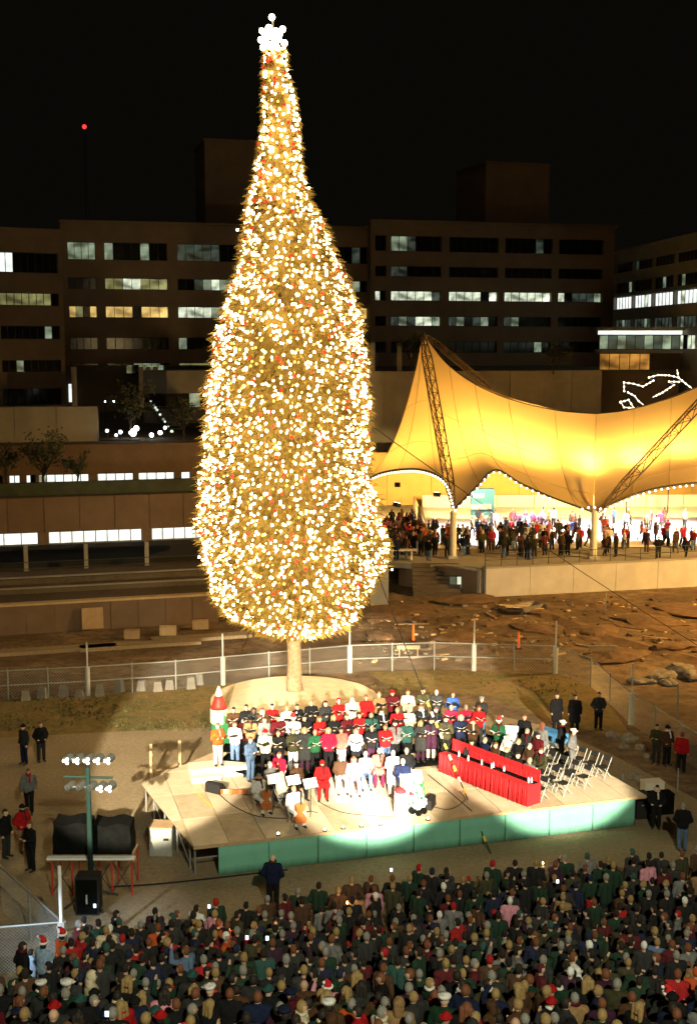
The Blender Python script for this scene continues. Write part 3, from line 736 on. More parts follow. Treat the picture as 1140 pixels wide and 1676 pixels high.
def sheet(edge, ridge, cuts, sag0, sag1, back=False):
    """fabric panels between an edge curve and a ridge curve, hanging slack in between"""
    E, Q = cat(edge, NU * cuts), cat(ridge, NU * cuts)
    grid = []
    for i in range(len(E)):
        f = i / (len(E) - 1); sg = sag0 + (sag1 - sag0) * f; col = []
        for j in range(NV + 1):
            t = j / NV; p = E[i].lerp(Q[i], t); p.z -= sg * 4 * t * (1 - t) * (.75 + .5 * (t if not back else .5)); col.append(p)
        grid.append(col)
    seams = MB()
    for c in range(cuts):
        i0, i1 = c * NU, min((c + 1) * NU, len(E) - 1); b = MB()
        vs = [p for i in range(i0, i1 + 1) for p in grid[i]]
        fs = [(i * (NV + 1) + j, (i + 1) * (NV + 1) + j, (i + 1) * (NV + 1) + j + 1, i * (NV + 1) + j + 1) for i in range(i1 - i0) for j in range(NV)]
        b.add(vs, fs); b.build('fabric_panel', M['fabric'], tent, smooth=True, world=True)
        s = MB(); s.tube([p + Vector((0, -.02, .02)) for p in grid[i0]], .022, 5); s.build('seam', M['seam'], tent, world=True)
    for j in (6, 11):
        s = MB(); s.tube([grid[i][j] + Vector((0, -.03, .03)) for i in range(0, len(E), 3)], .016, 4); s.build('seam', M['seam'], tent, world=True)
    return grid
M['seam'] = mat('seam_tape', (.5, .34, .14), .8)
g1 = sheet(e1, rd1, 3, 2.6, 1.6); g2 = sheet(e2, rd2, 5, 1.6, 1.9); g3 = sheet(e3, rd3, 5, 1.9, 1.8)
bk = [at(640, 700, 112), at(760, 730, 116), at(900, 742, 117), at(1080, 742, 117), at(1290, 722, 116)]
for q in bk: q.z = 6.2
b_r = cat(rd2, 6)[:-1] + cat(rd3, 6)
sheet(bk, [pk1] + [b_r[i] for i in (2, 5, 8)] + [pk2], 5, 1.5, 1.5, True)
b = MB(); b.tube(cat(rd2, 24) + cat(rd3, 24)[1:], .05, 6); b.build('ridge_cable', M['steel_dark'], tent, world=True)
for gq in (g1, g2, g3):
    b = MB(); b.tube([c[0] for c in gq], .075, 6); b.build('edge_cable', M['steel_dark'], tent, world=True)
def lattice(parent, a, c, w, n=14, r=.055):
    a, c = Vector(a), Vector(c); d = (c - a).normalized(); u = d.cross(Vector((0, 1, 0))).normalized(); v = d.cross(u).normalized(); b = MB()
    def cor(t, k):
        ww = w * min(1, .25 + 5 * t, .25 + 5 * (1 - t)); ang = k * 2.094 + .5
        return a.lerp(c, t) + (u * math.cos(ang) + v * math.sin(ang)) * ww * .6
    for k in range(3):
        o = MB(); o.tube([cor(i / n, k) for i in range(n + 1)], r, 6); o.build('mast_chord', M['mast'], parent, world=True)
        for i in range(n):
            b.tube([cor(i / n, k), cor((i + 1) / n, (k + 1) % 3)], r * .55, 4); b.tube([cor((i + 1) / n, k), cor((i + 1) / n, (k + 1) % 3)], r * .5, 4)
    o = b.build('lattice_brace', M['mast'], parent, world=True); o['kind'] = 'stuff'
M['mast'] = mat('mast_paint', (.09, .065, .04), .7)
for a, c, lab in ((at(742, 832, 88.9), at(691, 545, 95.2), 'lattice mast leaning up to the tent peak nearest the tree'), (at(978, 838, 88.9), at(1262, 533, 95.6), 'lattice mast slanting out of view from the second white column'), (at(803, 636, 97.2), at(694, 546, 95.0), 'short dark lattice strut along the tent ridge behind its peak')):
    t = thing('lattice_mast', a, lab, 'mast', 'lattice masts of the tent'); lattice(t, a, c, .72 if a.y < 95 else .42)
for px, lab in ((741, 'white tent column nearest the Christmas tree at the rink'), (971, 'white tent column standing on the pale rink wall'), (1298, 'white tent column beyond the frame')):
    if px > 1200: continue
    q = at(px, 900, 88.95); t = thing('tent_column', (q.x, q.y, 0), lab, 'column', 'white tent columns')
    b = MB(); b.tube([(0, 0, 0), (0, 0, 5.25)], .24, 14); b.build('column_shaft', M['cream_paint'], t, smooth=True)
    b = MB(); b.tube([(0, 0, 5.25), (0, 0, 5.5)], [.3, .12], 12); b.build('column_head', M['cream_paint'], t)
    b = MB(); b.box((0, 0, ZR + .1), (.7, .7, .2)); b.build('column_foot', M['grey_metal'], t)
# bulb strings along the tent edges
lb = ico_mesh('string_bulb', .085, M['string'], 1)
def string(pts, step, label):
    t = thing('light_string', pts[0], label, 'light string', 'bulb strings on the tent edges'); acc = 0
    b = MB(); b.tube([p + Vector((0, -.12, -.1)) for p in pts], .02, 4); b.build('string_cable', M['black'], t, world=True)
    for p, q in zip(pts, pts[1:]):
        L_ = (q - p).length
        while acc < L_:
            o = mesh_obj('string_bulb', lb, t); o.location = p.lerp(q, acc / L_) + Vector((0, -.16, -.16)) - t.location; acc += step
        acc -= L_
string(cat(e1, 40), .26, 'dense string of white bulbs round the arched tent edge by the tree')
string(cat(e2[:5], 40), .46, 'string of white bulbs up and over the pointed tent edge')
string(cat([at(952, 829, 88.9), at(968, 826, 88.8), at(982, 829, 88.8)], 6), .45, 'short string of four white bulbs at the top of the second column')
string(cat(e3, 50), .46, 'string of white bulbs along the tent edge rising from the second column')
# rink podium
fr_ = Frame(800, 1420, 84.0, 91.0)
frw = fr_.w
rw = thing('rink_wall', fr_.o, 'long pale concrete wall below the crowd at the ice rink', 'wall', rot=fr_.rot)
for i in range(9):
    b = MB(); b.box((frw * (i + .5) / 9, .2, 1.02), (frw / 9 - .03, .4, 2.04)); b.build('wall_panel', M['rinkwall'], rw)
b = MB(); b.box((frw / 2, .35, 1.0), (frw - .1, .4, 1.98)); b.build('wall_core', M['concrete_pale'], rw)
b = MB(); b.box((frw / 2, .25, 2.09), (frw + .06, .6, .1)); b.build('coping', M['concrete_pale'], rw)
A = fr_.P(0, .45, 0); Bq = fr_.P(frw, .45, 0); wl_ = at(600, 920, 88)
tag(poly_sheet('rink_terrace', [(wl_.x, wl_.y), (A.x, A.y + 1), (A.x, A.y), (Bq.x, Bq.y), (Bq.x + 10, 126), (-2, 126)], ZR - .02, M['concrete_pale'], .4))
tag(poly_sheet('ice', [(at(705, 880, 93).x, 93.0), (48, 96.5), (60, 119), (at(690, 860, 119).x, 119)], ZR + .04, M['ice'], .05))
# end wall of the rink podium beside the wall, dark opening, pier, stair
q = thing('podium_end', (A.x, A.y, 0), 'dark recessed end of the rink podium next to the pale wall', 'wall')
b = MB(); b.beam((A.x - .35, A.y, .9), (wl_.x + 2.5, wl_.y + .6, .9), .5, 1.8); b.build('back_wall', M['stone_brown'], q, world=True)
b = MB(); b.beam((A.x - .15, A.y - .2, .95), (A.x - .15 - 2.6, A.y + 2.2, .95), .4, 1.9); b.build('return_wall', M['concrete_pale'], q, world=True)
window(q, -2.4, -1.3, .25, 1.35, 'dw', v=.6)
pp = at(620, 985, 82); b = MB(); b.box((0, 0, 1.35), (1.25, 1.25, 2.7)); o = b.build('stone_pier', M['concrete_pale']); o.location = (pp.x, pp.y, 0); tag(o, 'square pale stone pier half hidden behind the lower tree lights', 'pier')
sp = thing('stone_stair', at(715, 975, 84.5), 'short dark stone stair beside the rink podium', 'stair'); sp.location.z = 0
for i in range(8): b = MB(); b.box((0, i * .32, .12 + i * .24 - .01), (3.4, .34, .24 + .02)); b.build('stair_tread', M['paving'], sp)
lp = at(642, 880, 88.4); bn = thing('terrace_table', (lp.x, lp.y, ZR), 'plain pale picnic table near the tree at the rink edge', 'table')
b = MB(); b.box((0, 0, .74), (3.6, .8, .06)); b.build('tabletop', M['cream_paint'], bn)
for s in (-1.4, 0, 1.4): b = MB(); b.box((s, 0, .36), (.1, .6, .7)); b.build('leg', M['cream_paint'], bn)
# rink back wall, dasher boards, railings
fb = Frame(560, 1420, 119, 123)
bw = thing('rink_back_wall', fb.o, 'warm ochre wall along the far side of the ice rink', 'wall', rot=fb.rot)
for i in range(12): b = MB(); b.box((fb.w * (i + .5) / 12, .2, ZR + 2.6), (fb.w / 12 - .05, .4, 5.2)); b.build('wall_panel', M['yellow_wall'], bw)
b = MB(); b.box((fb.w / 2, .5, ZR + 2.5), (fb.w, .4, 5)); b.build('wall_core', M['yellow_wall'], bw)
def boards(p0, p1, n, h, label, m='white_paint', rail='red_cloth'):
    t = thing('dasher_boards', p0, label, 'rink boards'); d = (Vector(p1) - Vector(p0)) / n
    for i in range(n):
        a = Vector(p0) + d * (i + .01); c = Vector(p0) + d * (i + .99); b = MB(); b.beam(a + Vector((0, 0, h / 2)), c + Vector((0, 0, h / 2)), .09, h); b.build('board_panel', M[m], t, world=True)
    b = MB(); b.beam(Vector(p0) + Vector((0, 0, h + .05)), Vector(p1) + Vector((0, 0, h + .05)), .15, .09); b.build('top_rail', M['lumber'], t, world=True)
boards((at(690, 860, 117.5).x, 117.5, ZR + .04), (58, 118.5, ZR + .04), 14, 1.15, 'white boards along the far side of the rink before the ochre wall')
boards((at(702, 880, 92.6).x, 92.6, ZR), (at(702, 880, 117).x - 1.5, 117, ZR), 8, 1.1, 'white boards closing the rink end nearest the tree')
rl = thing('rink_railing', fr_.P(0, .2, 2.1), 'thin dark railing on top of the pale rink wall', 'railing', rot=fr_.rot)
for i in range(26): b = MB(); b.tube([(frw * i / 25, 0, 0), (frw * i / 25, 0, .95)], .028, 5); b.build('post', M['steel_dark'], rl)
for h in (.5, .95): b = MB(); b.tube([(0, 0, h), (frw, 0, h)], .025, 5); b.build('rail', M['steel_dark'], rl)
bs = at(789, 828, 112); t = thing('rink_kiosk', (bs.x, bs.y, ZR), 'small blue kiosk with a white counter on the far side of the rink', 'kiosk')
b = MB(); b.box((0, 0, 1.25), (2.1, 1.0, 2.5)); b.build('wall', M['blue'], t)
b = MB(); b.box((-.2, -.6, .9), (1.8, .4, .4)); b.build('counter', M['white_paint'], t)
b = MB(); b.box((-.4, -.53, 1.9), (1.0, .06, .4)); b.build('sign_board', M['lit_white'], t)
# lamps under the tent: floodlights on the masts and columns, shining on the ice and up into the fabric
def flood(p, target, power, cone, color, label):
    t = thing('floodlight', p, label, 'floodlight', 'floodlights under the tent')
    d = (Vector(target) - Vector(p)).normalized(); q = d.to_track_quat('-Z', 'Y').to_matrix()
    b = MB(); b.box((0, 0, .16), (.5, .4, .3)); b.build('housing', M['black'], t).matrix_local = q.to_4x4()
    b = MB(); b.box((0, 0, .0), (.42, .32, .02)); b.build('lens', M['lens'], t).matrix_local = q.to_4x4()
    spot('flood_lamp', Vector(p) + d * .1, target, power, cone, color, .95 if cone > 150 else .5, .25)
for i, (px, Y, tx, ty, pw) in enumerate(((790, 99, 800, 103, 26000), (880, 100, 900, 103, 26000), (1010, 101, 1010, 104, 30000), (1120, 100, 1120, 104, 28000))):
    p = at(px, 780, Y); p.z = 7.0
    flood(p, (p.x + (i % 2) * .5, Y + 1.0, ZR), pw, 112, (1, .92, .82), f'black floodlight hanging under the tent over the ice, {ORD[i]} from the tree')
for i, (px, Y, z, dx, dz, dy, pw, cn) in enumerate(((715, 94, 6.2, .6, 8.0, 2.2, 8000, 80), (790, 96.5, 7.2, .5, 4.4, .3, 6200, 110), (862, 97.3, 6.9, .4, 3.4, -.5, 5600, 105), (955, 97.6, 6.6, .5, 3.4, -.5, 5600, 105), (1040, 97.2, 7.0, .5, 4, -.3, 5600, 110), (1120, 96.2, 7.4, 1.0, 5, .3, 6000, 110), (650, 94, 5.4, .8, 3.4, .6, 2200, 100))):
    p = at(px, 780, Y); p.z = z; flood(p, p + Vector((dx, dy, dz)), pw * .72, 165, (1.0, .57, .14), f'black floodlight aimed up into the tent fabric, {ORD[i]} from the tree')
for i, (px, Y, z) in enumerate(((650, 108, 5.2), (760, 108, 5.4), (880, 108.5, 5.4), (1000, 108.5, 5.4), (1110, 109, 5.4))):  # extra floods under the fabric, added to brighten the back wall
    p = at(px, 780, Y); p.z = z; flood(p, p + Vector((0, 6, -1.2)), 6500, 130, (1.0, .62, .2), f'black floodlight added to brighten the ochre rink wall, {ORD[i]} from the tree')
# rope light figure above the tent
X5 = lambda X, Y_: at(560 + X / 1.966, 520 + Y_ / 1.966, 113)
t = thing('rope_light_figure', (X5(1000, 300).x, 113, 0), 'zigzag outline figure of white rope light above the tent', 'light figure')
for path in (((895, 270), (905, 288), (938, 291), (985, 282), (1032, 266)), ((906, 236), (905, 208), (936, 212), (966, 221), (1000, 202), (985, 192), (1015, 184), (1050, 185), (1080, 192), (1076, 166)), ((1080, 192), (1104, 212), (1130, 232), (1098, 248)), ((1082, 206), (1050, 205), (1066, 216), (1030, 240), (998, 256)), ((918, 240), (940, 252), (952, 268), (968, 280)), ((893, 272), (920, 264), (936, 288))):
    pts = [X5(*p) for p in path]; b = MB(); b.tube(pts, .05, 5); b.build('rope_tube', M['rope'], t, world=True)
    for p, q in zip(pts, pts[1:]):
        n = max(1, int((q - p).length / .33))
        for i in range(n): o = mesh_obj('rope_bulb', lb, t); o.location = p.lerp(q, i / n) + Vector((0, -.05, 0)) - t.location
for X in (925, 1060):
    b = MB(); q = X5(X, 270); b.tube([(q.x, 113.2, 0), (q.x, 113.2, q.z + .1)], .06, 5); b.build('frame_pole', M['black'], t, world=True)

# ================================================================== FENCES
def fence(gpts, label, h, tall, mname='wire', mesh_step=.16, rails=(1.0,), post_every=2.4, topm='steel', wire=.0032):
    t = thing('chain_link_fence', gpts[0], label, 'fence'); wires = MB()
    acc = 0; k = 0
    for a, c in zip(gpts, gpts[1:]):
        d = c - a; L_ = d.length; u = d / L_; n = max(1, round(L_ / post_every))
        for i in range(n):
            p = a + u * (L_ * i / n); big = (k % 3 == 0); hh = tall if big else h + .08
            b = MB(); b.tube([(p.x, p.y, -.1), (p.x, p.y, hh)], .045 if big else .04, 7); b.build('post', M['post_white'] if big else M[topm], t, world=True)
            if big:
                b = MB(); b.tube([(p.x, p.y, 0), (p.x, p.y, h)], .13, 8); b.build('post_sleeve', M['post_white'], t, world=True)
            k += 1
            q = a + u * (L_ * (i + 1) / n)
            for rz_ in rails:
                b = MB(); b.tube([(p.x, p.y, h * rz_), (q.x, q.y, h * rz_)], .032, 6); b.build('rail', M[topm], t, world=True)
        n = int(L_ / mesh_step); hm = h - .03
        for i in range(-int(hm / mesh_step), n):
            for sgn in (1, -1):
                x0, x1 = i * mesh_step, i * mesh_step + hm; z0, z1 = .03, hm
                if x0 < 0: z0 = .03 - x0; x0 = 0
                if x1 > L_: z1 = hm - (x1 - L_); x1 = L_
                if sgn < 0: z0, z1 = hm - z0 + .03, hm - z1 + .03
                wires.tube([a + u * x0 + Vector((0, 0, z0)), a + u * x1 + Vector((0, 0, z1))], wire, 3, cap=False)
    o = wires.build('wire_mesh', M['wire'], t, world=True, fix=False); o['kind'] = 'stuff'
    return t
M['post_white'] = mat('pale_post', (.40, .40, .36), .6, .1, 5)
fence(g((-60, 1152), (14, 1146), (144, 1139), (288, 1129), (440, 1114), (572, 1101), (710, 1096), (906, 1102)), 'long chain link fence curving behind the stage and the Christmas tree', 1.5, 2.75, rails=(1.0, .5))
fence(g((908, 1103), (966, 1124), (1032, 1186), (1112, 1240), (1200, 1300)), 'chain link fence running from its corner along the building site towards the camera', 1.5, 2.9, rails=(1.0,), post_every=2.9)
c0 = G(100, 1510, 1.5); c0.z = 0
fence([G(-60, 1523, 1.5) * 1 - Vector((0, 0, 1.5)), c0], 'short chain link fence panel lit bluish beside the crowd', 1.5, 1.6, rails=(1.0,), mesh_step=.1, wire=.003)
fence([c0 + Vector((0, .05, 0)), G(0, 1418, 1.5) - Vector((0, 0, 1.5))], 'chain link fence running back from the tall white pole', 1.5, 3.0, rails=(1.0,), mesh_step=.1, wire=.003)
b = MB(); b.tube([(0, 0, 0), (0, 0, 3.15)], .05, 8); o = b.build('white_pole', M['white_paint']); o.location = c0; tag(o, 'tall thin white pole at the fence corner beside the crowd', 'pole')
# concrete feet and blocks at the fence
for i, (px, py) in enumerate(((42, 1146), (70, 1143), (104, 1140), (130, 1141), (163, 1139), (195, 1133), (232, 1130), (258, 1131), (278, 1128), (312, 1127), (326, 1120))):
    q = G(px, py); b = MB(); h = R.uniform(.35, .7)
    b.add([(-.24, -.2, 0), (.24, -.2, 0), (.24, .2, 0), (-.24, .2, 0), (-.17, -.14, h), (.17, -.14, h), (.17, .14, h), (-.17, .14, h)], [(0, 3, 2, 1), (4, 5, 6, 7), (0, 1, 5, 4), (1, 2, 6, 5), (2, 3, 7, 6), (3, 0, 4, 7)])
    o = b.build('concrete_block', M['block_grey']); o.location = q; o.rotation_euler = (0, 0, R.uniform(-.4, .4))
    tag(o, f'small pale concrete block at the foot of the long fence, {ORD[10 - i]} from the round platform', 'block', 'concrete blocks along the fence')

# ================================================================== BUILDING SITE
def boulder(q, s, name, label, cat_, m='rock', group=None, seed=0, sq=.7):
    rr = random.Random(seed); bm = bmesh.new(); bmesh.ops.create_icosphere(bm, subdivisions=3, radius=1)
    ph = [rr.uniform(0, 6) for _ in range(6)]
    for v in bm.verts:
        c = v.co; k = 1 + .18 * math.sin(c.x * 3 + ph[0]) + .16 * math.sin(c.y * 4 + ph[1]) + .14 * math.sin(c.z * 5 + ph[2]) + rr.uniform(-.09, .09)
        v.co = Vector((c.x * s[0] * k, c.y * s[1] * k, max(c.z, -.3) * s[2] * k))
    me = bpy.data.meshes.new(name); bm.to_mesh(me); bm.free(); me.materials.append(M[m])
    o = bpy.data.objects.new(name, me); COL.objects.link(o); o.location = (q.x, q.y, s[2] * .1); o.rotation_euler = (0, 0, rr.uniform(0, 6)); return tag(o, label, cat_, group)
for i, (px, py, s) in enumerate(((650, 1000, (3, 2, .5)), (760, 985, (3.5, 1.6, .5)), (860, 1000, (2, 1.2, .7)), (970, 1035, (3, 1.6, .45)), (1060, 1020, (4, 2, .5)), (1120, 1000, (3, 2, .4)), (740, 1045, (2.4, 1.1, .5)), (620, 1045, (2, 1, .6)), (1010, 1075, (3, 1.4, .7)), (880, 1030, (2.2, 1.4, .35)), (1115, 1060, (2.6, 1.3, .6)))):
    o = boulder(G(px, py), (s[0] * .8, s[1] * .8, s[2] * .5), 'soil_mound', f'low mound of heaped brown soil on the building site, {ORD[sorted([650, 760, 860, 970, 1060, 1120, 740, 620, 1010, 880, 1115]).index(px)]} counting from the tree', 'mound', 'soil', 'soil mounds on the building site', i)
for i, (px, py, s) in enumerate(((1080, 1112, (1.1, .8, .55)), (1110, 1104, (1.3, .8, .6)), (1050, 1118, (.8, .6, .4)), (1135, 1110, (.9, .8, .5)), (1095, 1120, (.6, .5, .4)))):
    boulder(G(px, py), tuple(v * .75 for v in s), 'boulder', f'pale rough boulder beyond the fence on the building site, {ORD[i]} of the heap', 'boulder', 'rock', 'pale boulders beyond the fence', 20 + i)
for i, (px, py, s) in enumerate(((1003, 1206, (.3, .25, .25)), (1030, 1212, (.42, .3, .28)), (1020, 1222, (.25, .2, .18)), (1048, 1226, (.3, .2, .2)), (1060, 1240, (.22, .2, .15)), (1038, 1275, (.3, .25, .25)))):
    boulder(G(px, py), s, 'stone', f'pale stone on the bank behind the chairs, {ORD[i]} from the three dark clad people', 'stone', 'rock', 'stones on the bank behind the chairs', 40 + i)
for i, xx in enumerate(sorted(R.uniform(600, 1140) for _ in range(8))):
    q = G(xx, R.uniform(985, 1075)); a = R.uniform(0, 3.14); L_ = R.uniform(1, 2.4); b = MB(); b.box((0, 0, .05), (L_, .17, .07)); o = b.build('timber_plank', M['ply_dark']); o.location = q; o.rotation_euler = (0, R.uniform(-.05, .05), a)
    tag(o, f'weathered timber plank lying on the building site dirt, {ORD[i]} counting from the tree', 'plank', 'planks on the building site')
for pts, w in ((((840, 992), (905, 1010), (985, 1040), (1060, 1062), (1180, 1092)), .9), (((600, 1018), (690, 1012), (780, 1022), (850, 1016)), .6), (((930, 985), (1040, 1000), (1160, 1010)), .7), (((700, 1060), (800, 1052), (900, 1064)), .5)):
    q = cat([G(x, y) for x, y in pts], 22); L_, R_ = [], []
    for i, p in enumerate(q):
        d = (q[min(i + 1, 21)] - q[max(i - 1, 0)]).normalized(); n_ = Vector((-d.y, d.x, 0)); ww = w * R.uniform(.5, 1.2); L_.append(p + n_ * ww); R_.append(p - n_ * ww)
    b = MB(); vs = []
    for a, p, c in zip(L_, q, R_): vs += [(a.x, a.y, -.005), (p.x, p.y, .10 + R.uniform(0, .12)), (c.x, c.y, -.005)]
    b.add(vs, [(3 * i + k, 3 * i + k + 1, 3 * i + k + 4, 3 * i + k + 3) for i in range(21) for k in (0, 1)]); tag(b.build('soil_ridge', M['soil']), kind='structure')
rb = MB()
for i in range(420):
    q = G(R.uniform(590, 1160), R.uniform(978, 1085)); s_ = R.uniform(.05, .22); mx = Matrix.Rotation(R.uniform(0, 6), 3, 'Z') @ Matrix.Rotation(R.uniform(-.5, .5), 3, 'X')
    rb.box(q + Vector((0, 0, s_ * .2)), (s_ * R.uniform(.6, 3), s_ * R.uniform(.5, 1.4), s_ * R.uniform(.3, .9)), mx=mx, mi=R.choice((0, 0, 1, 2)))
tag(rb.build('rubble', [M['soil'], M['rock'], M['lumber']]), 'small rubble and scraps scattered over the building site', kind='stuff')
q = G(866, 1003); t = thing('wheelbarrow', q, 'pale upturned wheelbarrow on the orange lit dirt below the rink wall', 'wheelbarrow', rot=.5)
b = MB(); b.add([(-1, -.5, .55), (.8, -.5, .65), (.8, .5, .65), (-1, .5, .55), (-.6, -.3, .1), (.5, -.3, .15), (.5, .3, .15), (-.6, .3, .1)], [(0, 1, 5, 4), (1, 2, 6, 5), (2, 3, 7, 6), (3, 0, 4, 7), (4, 5, 6, 7)]); b.build('tray', M['rock'], t)
for s in (-.35, .35): b = MB(); b.beam((-2.2, s, .7), (.9, s, .25), .07, .07); b.build('handle', M['lumber'], t)
b = MB(); b.tube([(1.1, -.08, .25), (1.1, .08, .25)], .25, 12); b.build('wheel', M['black'], t)
for px, py, h, lab in ((990, 1003, 1.5, 'thin pale green stake in the dirt below the rink wall'), (1107, 1180, 1.8, 'thin dark stake near the fence at the building site')):
    q = G(px, py); b = MB(); b.tube([(0, 0, 0), (0, 0, h)], .04, 6); o = b.build('stake', M['steel']); o.location = q; tag(o, lab, 'stake')
for px, py, lab in ((848, 1062, 'orange marker post close behind the long fence'), (676, 1050, 'small red marker flag post behind the fence by the tree')):
    q = G(px, py); t = thing('marker_post', q, lab, 'marker post'); b = MB(); b.tube([(0, 0, 0), (0, 0, 1.0)], [.09, .06], 8); b.build('stem', M['orange'], t)
    b = MB(); b.box((0, 0, .03), (.35, .35, .06)); b.build('base', M['black'], t)
for px, py, L_, lab in ((985, 1075, 1.6, 'pale concrete kerb piece lying by the fence corner'), (668, 1075, 1.3, 'pale sawhorse like barrier lying behind the fence near the tree')):
    q = G(px, py); t = thing('barrier', q, lab, 'barrier'); b = MB(); b.box((0, 0, .55), (L_, .1, .2)); b.build('crossbar', M['lumber'], t)
    for s in (-1, 1):
        for k in (-.2, .2): b = MB(); b.beam((s * L_ * .4, k, 0), (s * L_ * .4, 0, .5), .06, .06); b.build('leg', M['lumber'], t)
# ================================================================== STAGE
ZS = 1.1
SPT = [G(x, y, ZS) for x, y in ((231, 1281), (316, 1386), (1057, 1302), (903, 1214), (700, 1188), (372, 1222))]
su = (SPT[2] - SPT[1]).normalized(); sn = Vector((-su.y, su.x, 0)); so = SPT[1]; srot = math.atan2(su.y, su.x)
def S(u, v, z=ZS): p = so + su * u + sn * v; return Vector((p.x, p.y, z))
def suv(p): d = Vector((p.x - so.x, p.y - so.y, 0)); return d.dot(su), d.dot(sn)
SL = (SPT[2] - SPT[1]).length
stage = thing('stage', (so.x, so.y, 0), 'wide plywood stage with green cloth front holding the choir', 'stage', rot=srot)
spoly = [suv(p) for p in SPT]
def clip(poly, axis, val, keep_less):
    out = []
    for i in range(len(poly)):
        a, c = poly[i], poly[(i + 1) % len(poly)]; ia = (a[axis] <= val) == keep_less; ic = (c[axis] <= val) == keep_less
        if ia: out.append(a)
        if ia != ic:
            t = (val - a[axis]) / (c[axis] - a[axis]); out.append((a[0] + (c[0] - a[0]) * t, a[1] + (c[1] - a[1]) * t))
    return out
PW, PH = 1.22, 2.44
for i in range(-4, int(SL / PW) + 3):
    for j in range(0, 8):
        q = spoly; off = (i % 2) * .0
        for ax, lo, hi in ((0, i * PW + .012, (i + 1) * PW - .012), (1, j * PH + .012 + off, (j + 1) * PH - .012 + off)):
            q = clip(q, ax, hi, True) if q else q; q = clip(q, ax, lo, False) if q else q
        if len(q) >= 3:
            if q[0] == q[-1]: q = q[:-1]
            b = MB(); b.prism(q, ZS - .05, ZS - R.choice((0, .004, .007))); b.build('plywood_sheet', M['ply'] if R.random() < .65 else M['ply2'], stage)
b = MB(); b.prism([(x * .995 + .03, y * .99 + .04) for x, y in spoly], ZS - .14, ZS - .055); b.build('deck_frame', M['ply_dark'], stage)
u0 = suv(G(357, 1383, ZS))[0]; u1 = suv(G(1040, 1305, ZS))[0]; nfp = 9
for i in range(nfp):
    w = (u1 - u0) / nfp; b = MB(); n = 26; vs = []; ph = R.uniform(0, 6)
    for k in range(n + 1):
        x = u0 + w * i + .006 + (w - .012) * k / n; f = .010 * math.sin(k * .9 + ph) + .007 * math.sin(k * 2.1 + ph * 2)
        for t_ in (0, .33, .66, 1): vs.append((x, -.045 - f * (1.0 - .7 * t_) - .012 * math.sin(t_ * 3.14), .015 + .985 * t_))
    b.add(vs, [(k * 4 + j, k * 4 + 4 + j, k * 4 + 5 + j, k * 4 + 1 + j) for k in range(n) for j in range(3)]); b.build('skirt_panel', M['teal'], stage, smooth=True).modifiers.new('thick', 'SOLIDIFY').thickness = .01
b = MB(); b.box((SL / 2, -.035, ZS - .045), (SL, .06, .085)); b.build('edge_trim', M['lumber'], stage)
for u in [x * 2.44 for x in range(0, 9)]:
    for v in (.3, 2.6):
        if u == 0 and v > 1: continue
        b = MB(); b.tube([(u + .1, v, 0), (u + .1, v, ZS - .14)], .035, 6); b.build('scaffold_leg', M['steel'], stage)
le = (spoly[0][0] - spoly[1][0], spoly[0][1] - spoly[1][1])
for t in (.12, .35, .58, .8, .97):
    x, y = spoly[1][0] + le[0] * t + .12, spoly[1][1] + le[1] * t; b = MB(); b.tube([(x, y, 0), (x, y, ZS - .14)], .035, 6); b.build('scaffold_leg', M['steel'], stage)
for t in (.12, .58):
    a = Vector((spoly[1][0] + le[0] * t + .12, spoly[1][1] + le[1] * t, .15)); c = Vector((spoly[1][0] + le[0] * (t + .23) + .12, spoly[1][1] + le[1] * (t + .23), ZS - .2)); b = MB(); b.tube([a, c], .025, 5); b.build('scaffold_brace', M['steel'], stage)
b = MB(); b.tube([(.1, .3, .55), (2.54, .3, .55)], .025, 5); b.build('scaffold_brace', M['steel'], stage)
bl = ico_mesh('footlight_bulb', .055, M['string'], 1)
for px, py in ((455, 1368), (531, 1361), (561, 1357), (591, 1354), (622, 1351), (700, 1343)):
    q = G(px, py, ZS); t = thing('footlight', q, f'tiny white footlight on the front stage edge, {ORD[[455, 531, 561, 591, 622, 700].index(px)]} from the bare stage end', 'footlight', 'footlights along the stage edge'); b = MB(); b.box((0, 0, .02), (.14, .1, .04)); b.build('base', M['black'], t); o = mesh_obj('footlight_bulb', bl, t); o.location = (0, 0, .08)
# crossing cable from the front edge to the middle of the stage
b = MB(); pts = [G(x, y, ZS + .02) for x, y in ((772, 1328), (730, 1292), (700, 1268))] ; b.tube(pts, .02, 5); tag(b.build('stage_cable', M['black']), 'black cable lying across the stage floor beside the white lectern', 'cable')
for (a, c), m_, lab in ((((322, 1297), (348, 1322)), 'sleeve_yellow', 'short strip of yellow tape on the stage floor near the step block'),):
    b = MB(); b.beam(G(*a, ZS + .006), G(*c, ZS + .006), .06, .006); tag(b.build('floor_tape', M[m_]), lab, 'tape')
for pts, lab in ((((352, 1294), (380, 1318), (420, 1336), (470, 1340)), 'thin black cable trailing from the wedge loudspeaker past the cellists'), (((706, 1320), (735, 1325), (760, 1310), (752, 1296)), 'looped black cable beside the wedge loudspeaker at the flowers'), (((520, 1312), (560, 1330), (620, 1336), (650, 1338)), 'thin black cable along the floor from the music stands to the white box')):
    b = MB(); b.tube(cat([G(x, y, ZS + .018) for x, y in pts], 14), .014, 5); tag(b.build('stage_cable', M['black']), lab, 'cable')
b = MB(); pts = [G(x, y, .02) for x, y in ((180, 1452), (250, 1448), (330, 1440), (400, 1432), (470, 1424))]; b.tube(cat(pts, 16), .03, 5); tag(b.build('power_cable', M['black']), 'black power cable on the gravel below the bare stage end', 'cable')
